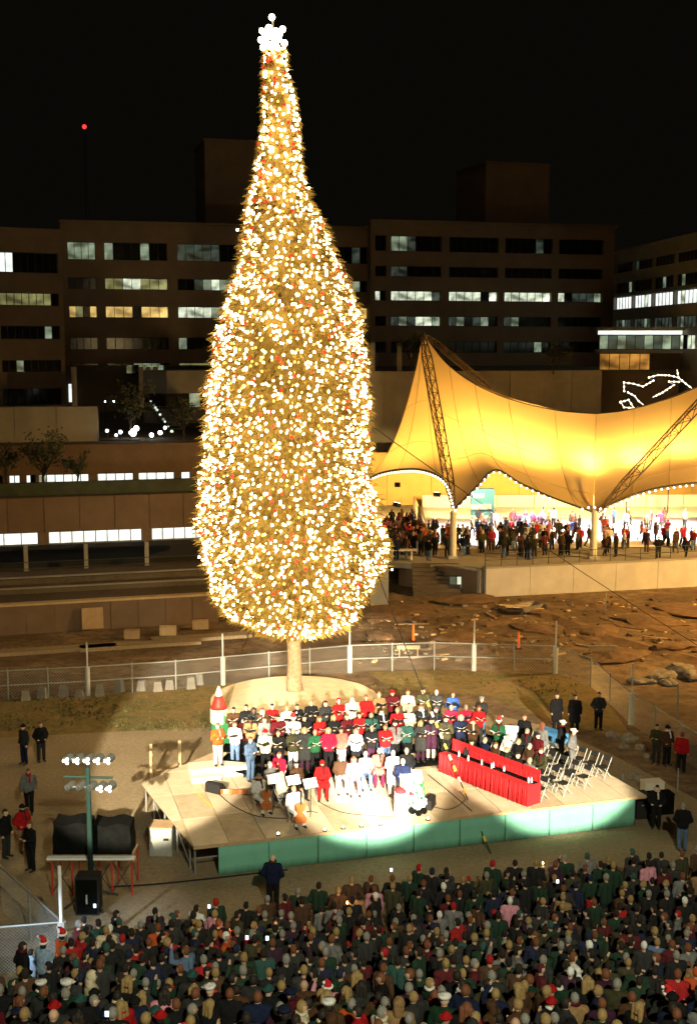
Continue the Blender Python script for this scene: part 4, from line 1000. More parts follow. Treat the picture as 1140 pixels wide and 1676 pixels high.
# white riser blocks at the stage end
def riser(px, py, z0, h, lx, ly, lab, m='white_paint'):
    q = G(px, py, z0 + h); t = thing('riser_block', (q.x, q.y, z0), lab, 'riser', rot=srot)
    b = MB(); b.box((0, 0, h - .04), (lx, ly, .08)); b.build('riser_top', M['cream_paint'], t)
    b = MB(); b.box((0, 0, (h - .08) / 2), (lx - .06, ly - .06, h - .08)); b.build('riser_body', M[m], t)
riser(358, 1250, ZS, .42, 2.3, .85, 'long white riser platform under the singer in the orange jacket')
riser(336, 1268, ZS, .22, 1.15, .6, 'small white step block in front of the long white riser')
# timber rails behind the stage end
q = G(270, 1275); t = thing('timber_handrail', q, 'rough timber handrail posts behind the bare stage end', 'handrail')
for px, py in ((248, 1276), (295, 1270)):
    p = G(px, py); b = MB(); b.box((p.x, p.y, .75), (.12, .1, 1.5)); b.build('post', M['lumber'], t, world=True)
for (a, c) in (((262, 1270), (290, 1250)), ((250, 1262), (264, 1259))):
    b = MB(); b.beam(G(*a, .4), G(*c, .7), .06, .1); b.build('brace', M['ply_dark'], t, world=True)

# ================================================================== PEOPLE
def remesh(mb, voxel, name, mats):
    me = mb.mesh(name + '_raw', []); bm = bmesh.new(); bm.from_mesh(me); bmesh.ops.recalc_face_normals(bm, faces=bm.faces); bm.to_mesh(me); bm.free()
    o = bpy.data.objects.new('tmp', me); COL.objects.link(o)
    md = o.modifiers.new('r', 'REMESH'); md.mode = 'VOXEL'; md.voxel_size = voxel; md.use_smooth_shade = True
    sm = o.modifiers.new('s', 'SMOOTH'); sm.factor = .5; sm.iterations = 1
    dg = bpy.context.evaluated_depsgraph_get(); out = bpy.data.meshes.new_from_object(o.evaluated_get(dg)); out.name = name
    bpy.data.objects.remove(o); bpy.data.meshes.remove(me)
    out.materials.clear()
    for m in mats: out.materials.append(m)
    out.polygons.foreach_set('use_smooth', [True] * len(out.polygons))
    return out
def pose(name):
    J = dict(pel=(0, 0, .95), che=(0, 0, 1.32), nec=(0, 0, 1.5), head=(0, -.015, 1.625))
    for s, k in ((1, 'R'), (-1, 'L')):
        J['hip' + k] = (.095 * s, 0, .92); J['kne' + k] = (.105 * s, -.015, .50); J['ank' + k] = (.11 * s, .01, .09); J['toe' + k] = (.13 * s, -.15, .04)
        J['sho' + k] = (.185 * s, 0, 1.40); J['elb' + k] = (.25 * s, .03, 1.13); J['wri' + k] = (.255 * s, -.05, .89); J['tip' + k] = (.25 * s, -.09, .80)
        if name in ('hold', 'sithold'): J['elb' + k] = (.265 * s, -.03, 1.13); J['wri' + k] = (.13 * s, -.27, 1.17); J['tip' + k] = (.075 * s, -.34, 1.20)
        if name == 'pocket': J['elb' + k] = (.31 * s, .06, 1.14); J['wri' + k] = (.19 * s, -.13, 1.0); J['tip' + k] = (.12 * s, -.18, .99)
        if name == 'walk':
            d = s; J['kne' + k] = (.10 * s, -.16 * d - .04, .52); J['ank' + k] = (.10 * s, -.24 * d + .06, .10 + (.05 if d < 0 else 0)); J['toe' + k] = (.11 * s, -.24 * d - .10, .05)
            J['elb' + k] = (.26 * s, .12 * d + .02, 1.14); J['wri' + k] = (.25 * s, .14 * d - .12, .92); J['tip' + k] = (.24 * s, .14 * d - .17, .83)
    if name == 'raise':
        J['elbR'] = (.27, -.22, 1.40); J['wriR'] = (.17, -.30, 1.64); J['tipR'] = (.14, -.33, 1.74); J['elbL'] = (-.27, -.02, 1.12); J['wriL'] = (-.15, -.24, 1.1); J['tipL'] = (-.09, -.3, 1.12)
    if name in ('sit', 'sithold'):
        for k in ('pel', 'che', 'nec', 'head', 'shoR', 'shoL', 'elbR', 'elbL', 'wriR', 'wriL', 'tipR', 'tipL'): J[k] = (J[k][0], J[k][1] + .03, J[k][2] - .38)
        for s, k in ((1, 'R'), (-1, 'L')):
            J['hip' + k] = (.1 * s, 0, .54); J['kne' + k] = (.14 * s, -.44, .54); J['ank' + k] = (.14 * s, -.42, .09); J['toe' + k] = (.16 * s, -.58, .04)
            if name == 'sit': J['elb' + k] = (.27 * s, -.04, .78); J['wri' + k] = (.14 * s, -.29, .67); J['tip' + k] = (.07 * s, -.36, .66)
    return {k: Vector(v) for k, v in J.items()}
def person_meshes(name, v=.026):
    J = pose(name); sit = name.startswith('sit'); out = {}
    b = MB()                                                       # whole body with face and hands, one surface
    b.caps(J['pel'] - Vector((.06, 0, .02)), J['pel'] + Vector((.06, 0, -.02)), .12, .12); b.caps(J['pel'], J['che'], .125, .14); b.caps(J['shoL'], J['shoR'], .075, .075)
    b.caps(J['che'], J['nec'], .12, .06); b.caps(J['nec'] - Vector((0, 0, .03)), J['head'] - Vector((0, -.01, .05)), .058, .055)
    h = J['head']; b.ball(h, (.076, .094, .112), 14); b.ball(h + Vector((0, -.03, -.055)), (.055, .06, .06), 10)
    b.caps(h + Vector((0, -.088, .015)), h + Vector((0, -.112, -.022)), .012, .018, 6)
    for s, k in ((1, 'R'), (-1, 'L')):
        b.ball(h + Vector((.08 * s, .005, -.005)), (.016, .024, .034), 6)
        b.caps(J['hip' + k], J['kne' + k], .085, .06); b.caps(J['kne' + k], J['ank' + k], .06, .042); b.caps(J['ank' + k] + Vector((0, .03, -.04)), J['toe' + k], .046, .042)
        b.caps(J['sho' + k], J['elb' + k], .058, .046); b.caps(J['elb' + k], J['wri' + k], .044, .034)
        d = (J['tip' + k] - J['wri' + k]); b.caps(J['wri' + k], J['wri' + k] + d * .55, .033, .036)
    me = remesh(b, v, 'person', [M['skin'], M['shoe'], M['face_dark']])
    for p in me.polygons:
        if p.center.z < .11: p.material_index = 1
    bm = bmesh.new(); bm.from_mesh(me); e = MB()                   # fingers, eyes and mouth set into the surface
    for s, k in ((1, 'R'), (-1, 'L')):
        d = (J['tip' + k] - J['wri' + k]); u = d.normalized(); w = u.cross(Vector((0, 0, 1)) if abs(u.z) < .8 else Vector((1, 0, 0))).normalized(); base = J['wri' + k] + d * .6
        n_ = w.cross(u)
        for f, (o_, l) in enumerate(((-.027, .052), (-.009, .062), (.009, .058), (.027, .045))):
            p0 = base + w * o_; e.tube([p0, p0 + u * l * .55, p0 + u * l * .9 - n_ * l * .35 * s], [.0105, .0095, .008], 5, 0)
        p0 = J['wri' + k] + d * .25 + w * .03 * s; e.tube([p0, p0 + w * .03 * s + u * .025, p0 + w * .035 * s + u * .055], [.012, .011, .009], 5, 0)
        e.ball(h + Vector((.03 * s, -.083, .018)), (.013, .01, .008), 6, 2); e.tube([h + Vector((.014 * s, -.092, .038)), h + Vector((.046 * s, -.082, .04))], .006, 4, 2)
    e.tube([h + Vector((-.024, -.086, -.062)), h + Vector((0, -.093, -.062)), h + Vector((.024, -.086, -.062))], .007, 5, 2)
    em = e.mesh('tmp', [M['skin'], M['shoe'], M['face_dark']]); bm.from_mesh(em)
    bm.to_mesh(me); bm.free(); bpy.data.meshes.remove(em)
    me.polygons.foreach_set('use_smooth', [True] * len(me.polygons)); out['body'] = me
    for var in ('jacket', 'coat'):
        b = MB(); pel, che = J['pel'], J['che']
        for s in (1, -1):
            b.caps(pel + Vector((.075 * s, 0, -.04)), che + Vector((.085 * s, 0, 0)), .135, .138)
        b.caps(J['shoL'], J['shoR'], .092, .092); b.caps(che + Vector((0, 0, .04)), J['nec'] - Vector((0, 0, .03)), .13, .085)
        for k in 'RL': b.caps(J['sho' + k], J['elb' + k], .080, .066); b.caps(J['elb' + k], J['wri' + k] - (J['wri' + k] - J['elb' + k]) * .06, .066, .052)
        if var == 'coat':
            for k in 'RL': b.caps(J['hip' + k] + Vector((0, 0, .02)), J['hip' + k].lerp(J['kne' + k], .85), .15, .145); 
            b.caps(pel - Vector((0, 0, .05)), pel + (J['kneL'] + J['kneR'] - J['hipL'] - J['hipR']) * .42, .16, .15)
        b.caps(pel, che, .150, .158)
        out[var] = remesh(b, v * 1.2, var, [M['cloth']])
    b = MB(); b.caps(J['pel'] - Vector((.07, 0, .03)), J['pel'] + Vector((.07, 0, -.03)), .128, .128)
    for k in 'RL': b.caps(J['hip' + k], J['kne' + k], .108, .082); b.caps(J['kne' + k], J['ank' + k] + Vector((0, 0, .01)), .082, .07)
    out['trousers'] = remesh(b, v * 1.2, 'trousers', [M['cloth']])
    # hair and headgear sit on the head
    def cap(r, test, extra=None, thick=1.0):
        b = MB(); b.ball(h + Vector((0, .006, .012)), r, 14); vs = [Vector(p) for p in b.v]; b.f = [f for f in b.f if test(sum((vs[i] for i in f), Vector()) / len(f) - h)]; b.m = [0] * len(b.f)
        if extra: extra(b)
        return b
    def fin(b, name, m):
        me = b.mesh(name, [m], True); bm = bmesh.new(); bm.from_mesh(me); bmesh.ops.remove_doubles(bm, verts=bm.verts, dist=.0015); bm.to_mesh(me); bm.free(); return me
    out['short'] = cap((.086, .106, .12), lambda c: c.z > .055 or (c.y > -.01 and c.z > -.07)); out['short'] = fin(out['short'], 'hair', M['hair'])
    def lng(b):
        for x in (-.06, 0, .06): b.caps(h + Vector((x, .05, .02)), h + Vector((x * 1.2, .085, -.19)), .06, .045, 8)
    out['long'] = cap((.092, .11, .122), lambda c: c.z > .06 or (c.y > -.015 and c.z > -.1), lng); out['long'] = fin(out['long'], 'hair', M['hair'])
    out['grey'] = out['short']
    def roll(b): b.tube([h + Vector((.096 * math.cos(a * .5236), .112 * math.sin(a * .5236) + .004, .04)) for a in range(13)], .022, 6)
    out['beanie'] = cap((.096, .115, .135), lambda c: c.z > .03, roll); out['beanie'] = fin(out['beanie'], 'hat', M['cloth'])
    def brim(b): b.lathe([(.10, .05), (.11, .055), (.12, .10), (.115, .125), (.02, .135)], h, 14); b.box(h + Vector((0, -.125, .052)), (.15, .10, .014))
    out['cap'] = cap((.09, .108, .12), lambda c: c.z > .05, brim); out['cap'] = fin(out['cap'], 'hat', M['cloth'])
    b = MB(); b.tube([h + Vector((.095 * math.cos(a * .5236), .112 * math.sin(a * .5236), .05)) for a in range(13)], .03, 6, 1); b.tube([h + Vector((0, 0, .05)), h + Vector((0, .01, .15)), h + Vector((.04, .04, .22)), h + Vector((.10, .07, .22))], [.095, .07, .04, .02], 10, 0); b.ball(h + Vector((.115, .08, .21)), .035, 8, 1)
    out['santa'] = b.mesh('hat', [M['red_cloth'], M['white_paint']], True)
    out['hood'] = cap((.108, .125, .14), lambda c: c.y > -.055 or c.z > .09, lambda b: b.caps(h + Vector((0, .05, -.06)), h + Vector((0, .05, -.16)), .10, .10, 10)); out['hood'] = fin(out['hood'], 'hood', M['cloth'])
    nk = J['nec']; b = MB(); b.tube([nk + Vector((.085 * math.cos(a * .5236), .085 * math.sin(a * .5236) - .005, .03 + .012 * math.sin(a))) for a in range(13)], .034, 6); b.caps(nk + Vector((.04, -.09, .01)), nk + Vector((.06, -.155, -.25)), .035, .03, 6); out['scarf'] = fin(b, 'scarf', M['cloth'])
    out['J'] = J
    return out
POSES = {p: person_meshes(p) for p in ('down', 'hold', 'pocket', 'walk', 'raise', 'sit', 'sithold')}
SKINS = [(.56, .36, .25), (.50, .31, .21), (.60, .40, .30), (.42, .25, .16), (.12, .065, .04)]
CLR = {'black': (.012, .012, .013), 'charcoal': (.03, .031, .031), 'grey': (.16, .16, .16), 'navy': (.012, .017, .045), 'dark green': (.012, .036, .02), 'green': (.02, .10, .045), 'brown': (.07, .035, .018), 'olive': (.045, .042, .02),
       'red': (.36, .012, .014), 'maroon': (.09, .01, .014), 'tan': (.26, .16, .075), 'white': (.75, .75, .73), 'cream': (.62, .54, .38), 'pale blue': (.28, .40, .55), 'denim blue': (.10, .16, .28), 'teal': (.025, .08, .07),
       'pink': (.60, .26, .34), 'orange': (.45, .075, .015), 'plum': (.04, .014, .03), 'crimson': (.34, .014, .045), 'salmon': (.42, .12, .09), 'blue': (.04, .10, .38), 'blonde': (.31, .205, .08), 'dark': (.02, .014, .01), 'greying': (.24, .23, .205), 'auburn': (.17, .06, .025)}
def person(loc, rot, ps, jacket, trousers, head, headcol, label, group=None, coat=False, skin=None, scale=1.0):
    m = POSES[ps]; o = mesh_obj('person', m['body'], None, skin or R.choice(SKINS[:4])); o.location = loc; o.rotation_euler = (0, 0, rot); o.scale = (scale * R.uniform(.98, 1.06), scale * 1.02, scale)
    tag(o, label, 'person', group)
    mesh_obj('coat' if coat else 'jacket', m['coat' if coat else 'jacket'], o, CLR[jacket]); mesh_obj('trousers', m['trousers'], o, CLR[trousers])
    if R.random() < .3: mesh_obj('scarf', m['scarf'], o, CLR[R.choice(('red', 'cream', 'grey', 'charcoal', 'dark green', 'white', 'brown', 'maroon'))])
    if head == 'bald': return o
    mesh_obj('hair' if head in ('short', 'long') else 'hood' if head == 'hood' else 'hat', m[head], o, CLR[headcol])
    if head in ('cap', 'beanie', 'santa') and R.random() < .6: mesh_obj('hair', m['short'], o, CLR['dark']).scale = (.995, .995, .98)
    return o
book = None
def folder(o, label, group):
    global book
    if book is None:
        t = bpy.data.objects.new('song_folder', None); COL.objects.link(t)
        for s in (1, -1):
            mx = Matrix.Rotation(rad(22) * -s, 3, 'Y'); mx = Matrix.Rotation(rad(-34), 3, 'X') @ mx
            b = MB(); b.box(mx @ Vector((.115 * s, 0, 0)), (.23, .31, .012), mx=mx); b.build('folder_cover', M['folder'], t)
            b = MB(); b.box(mx @ Vector((.112 * s, 0, .012)), (.20, .28, .010), mx=mx); b.build('sheet_music', M['paper'], t)
        book = t; c = t
    else: c = dup(book)
    q = Matrix.Rotation(o.rotation_euler.z, 3, 'Z'); c.location = o.location + q @ (Vector((0, -.37, 1.235)) * o.scale.z); c.rotation_euler = (R.uniform(-.25, .3), R.uniform(-.15, .15), o.rotation_euler.z)
    tag(c, label, 'song folder', group); return c

# ---- choir on the risers
rows = {4: [(382, 1164, 'brown', 'short', 'dark'), (403, 1162, 'black', 'short', 'dark'), (415, 1161, 'charcoal', 'long', 'dark', 4), (429, 1161, 'brown', 'short', 'auburn'), (445, 1154, 'red', 'short', 'dark'), (469, 1158, 'white', 'short', 'blonde'), (486, 1152, 'black', 'short', 'dark'), (509, 1153, 'black', 'short', 'blonde'), (532, 1157, 'charcoal', 'long', 'dark'), (554, 1149, 'red', 'hood', 'red'), (576, 1147, 'cream', 'short', 'greying'), (599, 1144, 'red', 'short', 'auburn'), (620, 1139, 'tan', 'short', 'blonde'), (642, 1137, 'maroon', 'beanie', 'red'), (667, 1137, 'cream', 'short', 'auburn'), (692, 1133, 'olive', 'short', 'dark'), (714, 1130, 'charcoal', 'bald', 'dark'), (741, 1133, 'blue', 'short', 'auburn'), (788, 1147, 'charcoal', 'cap', 'greying')],
        3: [(410, 1178, 'tan', 'beanie', 'black', 4), (433, 1178, 'grey', 'short', 'dark'), (455, 1178, 'maroon', 'short', 'dark'), (480, 1178, 'white', 'santa', 'red'), (498, 1175, 'black', 'short', 'dark'), (523, 1174, 'red', 'short', 'auburn'), (546, 1170, 'black', 'long', 'blonde'), (567, 1173, 'maroon', 'short', 'auburn'), (588, 1169, 'red', 'short', 'dark'), (607, 1171, 'teal', 'short', 'greying'), (624, 1166, 'black', 'short', 'dark'), (650, 1164, 'red', 'short', 'blonde'), (668, 1161, 'cream', 'short', 'greying'), (689, 1160, 'black', 'long', 'auburn'), (713, 1159, 'black', 'short', 'auburn'), (738, 1155, 'crimson', 'short', 'greying'), (762, 1155, 'crimson', 'short', 'greying'), (783, 1160, 'red', 'long', 'auburn')],
        2: [(384, 1187, 'white', 'short', 'auburn'), (434, 1203, 'cream', 'beanie', 'red'), (455, 1204, 'black', 'short', 'auburn'), (479, 1197, 'olive', 'short', 'greying'), (498, 1197, 'charcoal', 'long', 'blonde'), (515, 1194, 'green', 'short', 'greying'), (537, 1196, 'crimson', 'long', 'blonde'), (558, 1193, 'salmon', 'short', 'dark'), (582, 1195, 'white', 'long', 'greying'), (608, 1196, 'black', 'short', 'greying'), (630, 1193, 'red', 'short', 'auburn'), (646, 1187, 'grey', 'short', 'dark'), (665, 1182, 'teal', 'cap', 'white'), (688, 1182, 'charcoal', 'long', 'blonde'), (705, 1180, 'plum', 'short', 'dark'), (729, 1178, 'olive', 'short', 'dark'), (754, 1177, 'navy', 'long', 'greying'), (773, 1180, 'brown', 'beanie', 'red')]}
RN = {2: 'front row', 3: 'middle row', 4: 'back row'}
HD = {'short': '', 'long': ' with long hair', 'hood': ' with hood up', 'beanie': ' with knitted hat', 'santa': ' with santa hat', 'cap': ' with cap', 'bald': ' with bald head'}
RB = {2: .22, 3: .44, 4: .66}
fits = {}
used = {}
for rk, lst in rows.items():
    pts = [G(x, y, ZS + RB[rk] + 1.60) for x, y, *_ in lst]
    cf = np.polyfit([p.x for p in pts], [p.y for p in pts], 3); fits[rk] = cf
    for i, (px, py, c, hd, hc, *sk) in enumerate(lst):
        p = pts[i]; yf = float(np.polyval(cf, p.x)); y = yf + max(-.3, min(.3, (p.y - yf) * .45 + R.uniform(-.12, .12))); x = p.x * y / p.y
        slope = float(np.polyval(np.polyder(cf), x))
        rt = math.atan(slope) * .6 + (0.18 if x < 0 else -.10) + R.uniform(-.2, .2)
        nb = [lst[j][2] for j in (i - 1, i + 1) if 0 <= j < len(lst)]
        lab = f"choir singer in {c} coat{HD[hd]}, {RN[rk]}, " + (f"between {nb[0]} and {nb[1]}" if len(nb) == 2 else f"end of row beside {nb[0]} coat")
        tr = R.choice(('black', 'black', 'denim blue', 'charcoal', 'black')) if rk > 2 else R.choice(('denim blue', 'denim blue', 'black', 'white', 'black'))
        if c in ('plum', 'charcoal', 'black') and rk == 2: tr = R.choice(('plum', 'black', 'cream'))
        ps = 'hold' if R.random() < .88 else 'pocket'
        o = person((x, y, ZS + RB[rk]), rt, ps, c, tr, hd, hc, lab, 'choir singers on the risers', coat=(R.random() < .25 and hd == 'long') or px in (498, 705), skin=SKINS[sk[0]] if sk else None, scale=R.uniform(.95, 1.03))
        if ps == 'hold': folder(o, lab.replace('choir singer in', 'folder of singer in').replace(HD[hd], ''), 'song folders of the choir')
# risers under the rows
for rk, cf in fits.items():
    xs = [p for p in np.linspace(G(372, 1200, 2).x if rk < 4 else G(374, 1160, 2.5).x, G(800, 1180, 2).x, 10)]
    for i in range(9):
        x0, x1 = xs[i], xs[i + 1]; y0, y1 = float(np.polyval(cf, x0)), float(np.polyval(cf, x1)); a, c = Vector((x0, y0 + .05, 0)), Vector((x1, y1 + .05, 0)); d = c - a; rot = math.atan2(d.y, d.x); mid = (a + c) / 2
        t = thing('choir_riser', (mid.x, mid.y, ZS), f'black riser section under the {RN[rk]} of the choir, {ORD[i]} from the bottle decoration', 'choir riser', f'riser sections under the {RN[rk]}', rot)
        h = RB[rk] - .004; b = MB(); b.box((0, 0, h - .035), (d.length - .02, .86, .07)); b.build('riser_deck', M['black_cloth'], t)
        for sx in (-.42, .42):
            for sy in (-.36, .36): b = MB(); b.box((sx * d.length, sy, (h - .07) / 2), (.06, .06, h - .07)); b.build('leg', M['steel_dark'], t)
# ---- chairs
def chair_proto():
    t = bpy.data.objects.new('folding_chair', None); COL.objects.link(t)
    b = MB(); b.box((0, -.02, .45), (.40, .40, .035)); b.build('seat', M['black'], t)
    b = MB(); b.box((0, .215, .76), (.42, .03, .20), mx=Matrix.Rotation(rad(-8), 3, 'X')); b.build('backrest', M['black'], t)
    for s in (-.215, .215):
        b = MB(); b.tube([(s, -.24, 0), (s, .235, .86)], .017, 6); b.build('leg', M['chair_white'], t)
        b = MB(); b.tube([(s * .9, .24, 0), (s * .9, -.17, .45)], .017, 6); b.build('leg', M['chair_white'], t)
    b = MB(); b.tube([(-.215, -.17, .13), (.215, -.17, .13)], .012, 5); b.build('crossbar', M['chair_white'], t)
    return t
CH = chair_proto(); ch_first = [True]
def chair(loc, rot, label, group):
    if ch_first[0]: c = CH; ch_first[0] = False
    else: c = dup(CH)
    c.location = loc; c.rotation_euler = (0, 0, rot); c.scale = (.95, .95, .93); return tag(c, label, 'folding chair', group)
def seat_person(px, py, rot, ps, jc, tr, hd, hc, label, group=None, coat=False, scale=1.0, z=ZS, with_chair=True, cl=None):
    p = G(px, py, z + 1.245 * scale); p.z = z
    o = person(p, rot, ps, jc, tr, hd, hc, label, group, coat, scale=scale)
    if with_chair: chair((p.x - .02 * math.sin(rot), p.y + .02, z), rot, cl or 'white folding chair under the ' + label.split(' seated')[0], 'folding chairs under performers')
    return o
for a in ((527, 1250, .1, 'red', 'red', 'beanie', 'red', 'person in bright red coat and red hat seated beside the music stands', True), (558, 1241, .15, 'brown', 'white', 'short', 'greying', 'person in brown jacket and white trousers seated next to the red coat', False), (579, 1244, .1, 'pink', 'pink', 'long', 'auburn', 'person in pink clothes seated between the brown and grey jackets', False), (598, 1235, .1, 'grey', 'denim blue', 'short', 'greying', 'person in grey jacket and blue jeans seated before the choir', False), (620, 1230, .0, 'salmon', 'crimson', 'short', 'greying', 'person in long salmon pink coat seated beside the white robe', True)):
    seat_person(a[0], a[1], a[2], 'sit', a[3], a[4], a[5], a[6], a[7], None, a[8])
def stand(px, py, rot, ps, jc, tr, hd, hc, label, coat=False, z=ZS, scale=1.0, group=None, skin=None):
    p = G(px, py, z + 1.625 * scale); p.z = z; return person(p, rot, ps, jc, tr, hd, hc, label, group, coat, skin, scale)
stand(643, 1233, .05, 'hold', 'white', 'white', 'short', 'greying', 'person in a long white robe standing behind the white lectern', True)
stand(665, 1229, .0, 'pocket', 'black', 'black', 'short', 'greying', 'person in black coat standing next to the white robe')
stand(659, 1247, .0, 'hold', 'navy', 'charcoal', 'short', 'greying', 'person in navy suit speaking at the white lectern')
stand(409, 1211, .9, 'hold', 'denim blue', 'denim blue', 'short', 'auburn', 'person in denim jacket and jeans turned sideways at the white riser')
stand(356, 1188, .45, 'hold', 'orange', 'white', 'short', 'auburn', 'person in orange jacket and white trousers on the long white riser', z=ZS + .42, scale=.97)
stand(398, 1180, .2, 'hold', 'maroon', 'black', 'short', 'dark', 'person in maroon coat half hidden behind the singer in white', z=ZS + .22)
o = stand(816, 1181, -.5, 'hold', 'green', 'black', 'santa', 'red', 'person in green jacket and santa hat at the white panel'); folder(o, 'open song folder held by the person in the santa hat at the white panel', None)
seat_person(771, 1216, -.3, 'sit', 'charcoal', 'black', 'short', 'dark', 'person in dark coat seated at the upper end of the red tables')
stand(858, 1174, -.5, 'down', 'black', 'black', 'short', 'auburn', 'person in long black coat standing beside the white panel', True)
stand(887, 1187, 2.3, 'down', 'grey', 'black', 'long', 'auburn', 'person with long auburn hair and grey coat behind the chairs', True)
stand(919, 1184, 1.2, 'pocket', 'black', 'black', 'cap', 'white', 'person in black uniform and white cap behind the chairs', )
stand(937, 1198, 1.1, 'pocket', 'grey', 'grey', 'cap', 'white', 'person in grey coat and white cap leaning over the chairs', )
for px, py, jc, rot, lab in ((911, 1139, 'black', .3, 'dark clad person on the ground behind the stage, nearest the choir'), (941, 1141, 'black', -.3, 'dark clad person in the middle of three behind the stage'), (980, 1137, 'charcoal', .1, 'person in dark suit and pale shirt standing by the fence corner')):
    stand(px, py, rot, 'down' if jc == 'black' else 'pocket', jc, 'black', 'short', 'dark', lab, z=0, scale=1.03, coat=jc == 'black')
stand(1116, 1203, 2.6, 'down', 'red', 'black', 'short', 'auburn', 'person in bright red jacket standing near the fence at the building site', z=0)
stand(1092, 1192, .4, 'pocket', 'brown', 'black', 'beanie', 'black', 'person in brown coat beside the red jacket at the fence', z=0)
stand(1075, 1190, -.6, 'hold', 'olive', 'charcoal', 'short', 'dark', 'person in olive jacket and dark trousers facing the brown coat', z=0)
stand(1118, 1320, 2.9, 'pocket', 'black', 'denim blue', 'short', 'greying', 'person in black jacket and jeans beside the far stage corner', z=0)
stand(46, 1263, .2, 'walk', 'grey', 'black', 'short', 'auburn', 'person in grey zip jacket walking alone across the gravel yard', z=0)
stand(38, 1190, -.6, 'down', 'charcoal', 'navy', 'beanie', 'black', 'dark clad person in knitted hat standing on the worn grass', z=0)
stand(66, 1186, .5, 'pocket', 'black', 'charcoal', 'short', 'auburn', 'person in black jacket with hands together on the worn grass', z=0)
stand(36, 1322, .8, 'pocket', 'red', 'tan', 'beanie', 'black', 'person in red jacket and tan trousers beside the black scaffold', z=0)
stand(49, 1350, -.7, 'hold', 'black', 'black', 'short', 'auburn', 'person in black jacket between the red jacket and the scaffold', z=0)
stand(8, 1330, 1.2, 'down', 'black', 'charcoal', 'short', 'dark', 'person in black coat at the edge behind the fence rail', z=0)
stand(446, 1405, 3.0, 'pocket', 'navy', 'black', 'bald', 'dark', 'person in navy uniform standing alone on the gravel before the stage front', z=0, scale=1.05)
stand(304, 876, .3, 'down', 'black', 'maroon', 'short', 'dark', 'person in dark top standing on the terrace before the glowing window strip', z=zT1 + .02)
# ---- orchestra
def lathe_body(t, s=1.0):
    b = MB(); pr_ = [(-.36, .02), (-.34, .19), (-.22, .23), (-.08, .17), (.02, .145), (.12, .16), (.24, .185), (.32, .12), (.34, .02)]
    pl = [(-w * s, h * s) for h, w in pr_] + [(w * s, h * s) for h, w in pr_[::-1]]
    n = len(pl); vs = [(x, -.06 * s, z) for x, z in pl] + [(x, .06 * s, z) for x, z in pl]
    b.add(vs, [tuple(range(n)), tuple(range(2 * n - 1, n - 1, -1))] + [(i, (i + 1) % n, n + (i + 1) % n, n + i) for i in range(n)]); b.build('soundbox', M['violin'], t)
    b = MB(); b.box((0, -.08 * s, .5 * s), (.04 * s, .03, .5 * s)); b.build('fingerboard', M['black'], t)
    b = MB(); b.ball((0, -.05 * s, .78 * s), .045 * s, 6); b.build('scroll', M['violin'], t)
    b = MB(); b.box((0, -.085 * s, -.1 * s), (.10 * s, .04, .015)); b.build('bridge', M['lumber'], t)
    b = MB(); b.tube([(0, 0, -.36 * s), (0, -.03, -.6 * s)], .008, 5); b.build('endpin', M['steel'], t)
def cello(loc, eul, label, s=1.0):
    t = thing('cello' if s <= 1 else 'double_bass', loc, label, 'cello' if s <= 1 else 'double bass'); t.rotation_euler = eul; lathe_body(t, s); return t
for i, (px, py, rot, jc, tr, hd, hc, lab) in enumerate(((424, 1272, .6, 'white', 'white', 'short', 'greying', 'white clad cellist nearest the white riser blocks'), (481, 1292, .5, 'white', 'white', 'short', 'blonde', 'white clad cellist in front of the three music stands'), (456, 1236, -.5, 'crimson', 'black', 'short', 'auburn', 'musician in crimson top seated behind the cellists'), (442, 1252, .9, 'grey', 'charcoal', 'short', 'greying', 'musician in grey top between the two white clad cellists'), (485, 1252, .6, 'brown', 'black', 'long', 'dark', 'musician in brown fur coat behind the music stands'), (461, 1268, 1.0, 'cream', 'grey', 'short', 'greying', 'musician in cream top beside the first music stand'))):
    o = seat_person(px, py, rot, 'sithold', jc, tr, hd, hc, lab)
    if i in (0, 1, 3):
        q = Matrix.Rotation(rot, 3, 'Z') @ Vector((0, -.45, 0)); cello((o.location.x + q.x, o.location.y + q.y, ZS + .55), (rad(-18), rad(10), rot), ('orange brown cello of the cellist by the white riser', 'orange brown cello of the cellist before the music stands', '', 'orange brown cello held by the grey clad musician')[i])
q = G(384, 1303, ZS); cello((q.x, q.y, ZS + .16), (rad(80), rad(20), rad(60)), 'dark reddish double bass lying on its side on the stage floor', 1.35)
for px, py, lab in ((447, 1277, 'music stand with white sheets nearest the cellists'), (480, 1279, 'middle music stand with white sheets'), (508, 1284, 'music stand with white sheets standing clear beside the red coat')):
    q = G(px, py, ZS + 1.1); t = thing('music_stand', (q.x, q.y, ZS), lab, 'music stand', rot=.5)
    b = MB(); b.tube([(0, 0, .1), (0, 0, 1.05)], .018, 6); b.build('pole', M['black'], t)
    for k in range(3): b = MB(); b.tube([(0, 0, .12), (.28 * math.cos(k * 2.1), .28 * math.sin(k * 2.1), .0)], .012, 5); b.build('leg', M['black'], t)
    mx = Matrix.Rotation(rad(-35), 3, 'X'); b = MB(); b.box((0, .02, 1.12), (.56, .03, .38), mx=mx); b.build('desk', M['black'], t)
    b = MB(); b.box(Vector((0, .02, 1.12)) + mx @ Vector((0, -.024, .01)), (.50, .012, .34), mx=mx); b.build('sheet_music', M['paper'], t)
    b = MB(); b.box(Vector((0, .02, 1.12)) + mx @ Vector((0, .024, .01)), (.50, .012, .34), mx=mx); b.build('folder_back', M['paper'], t)
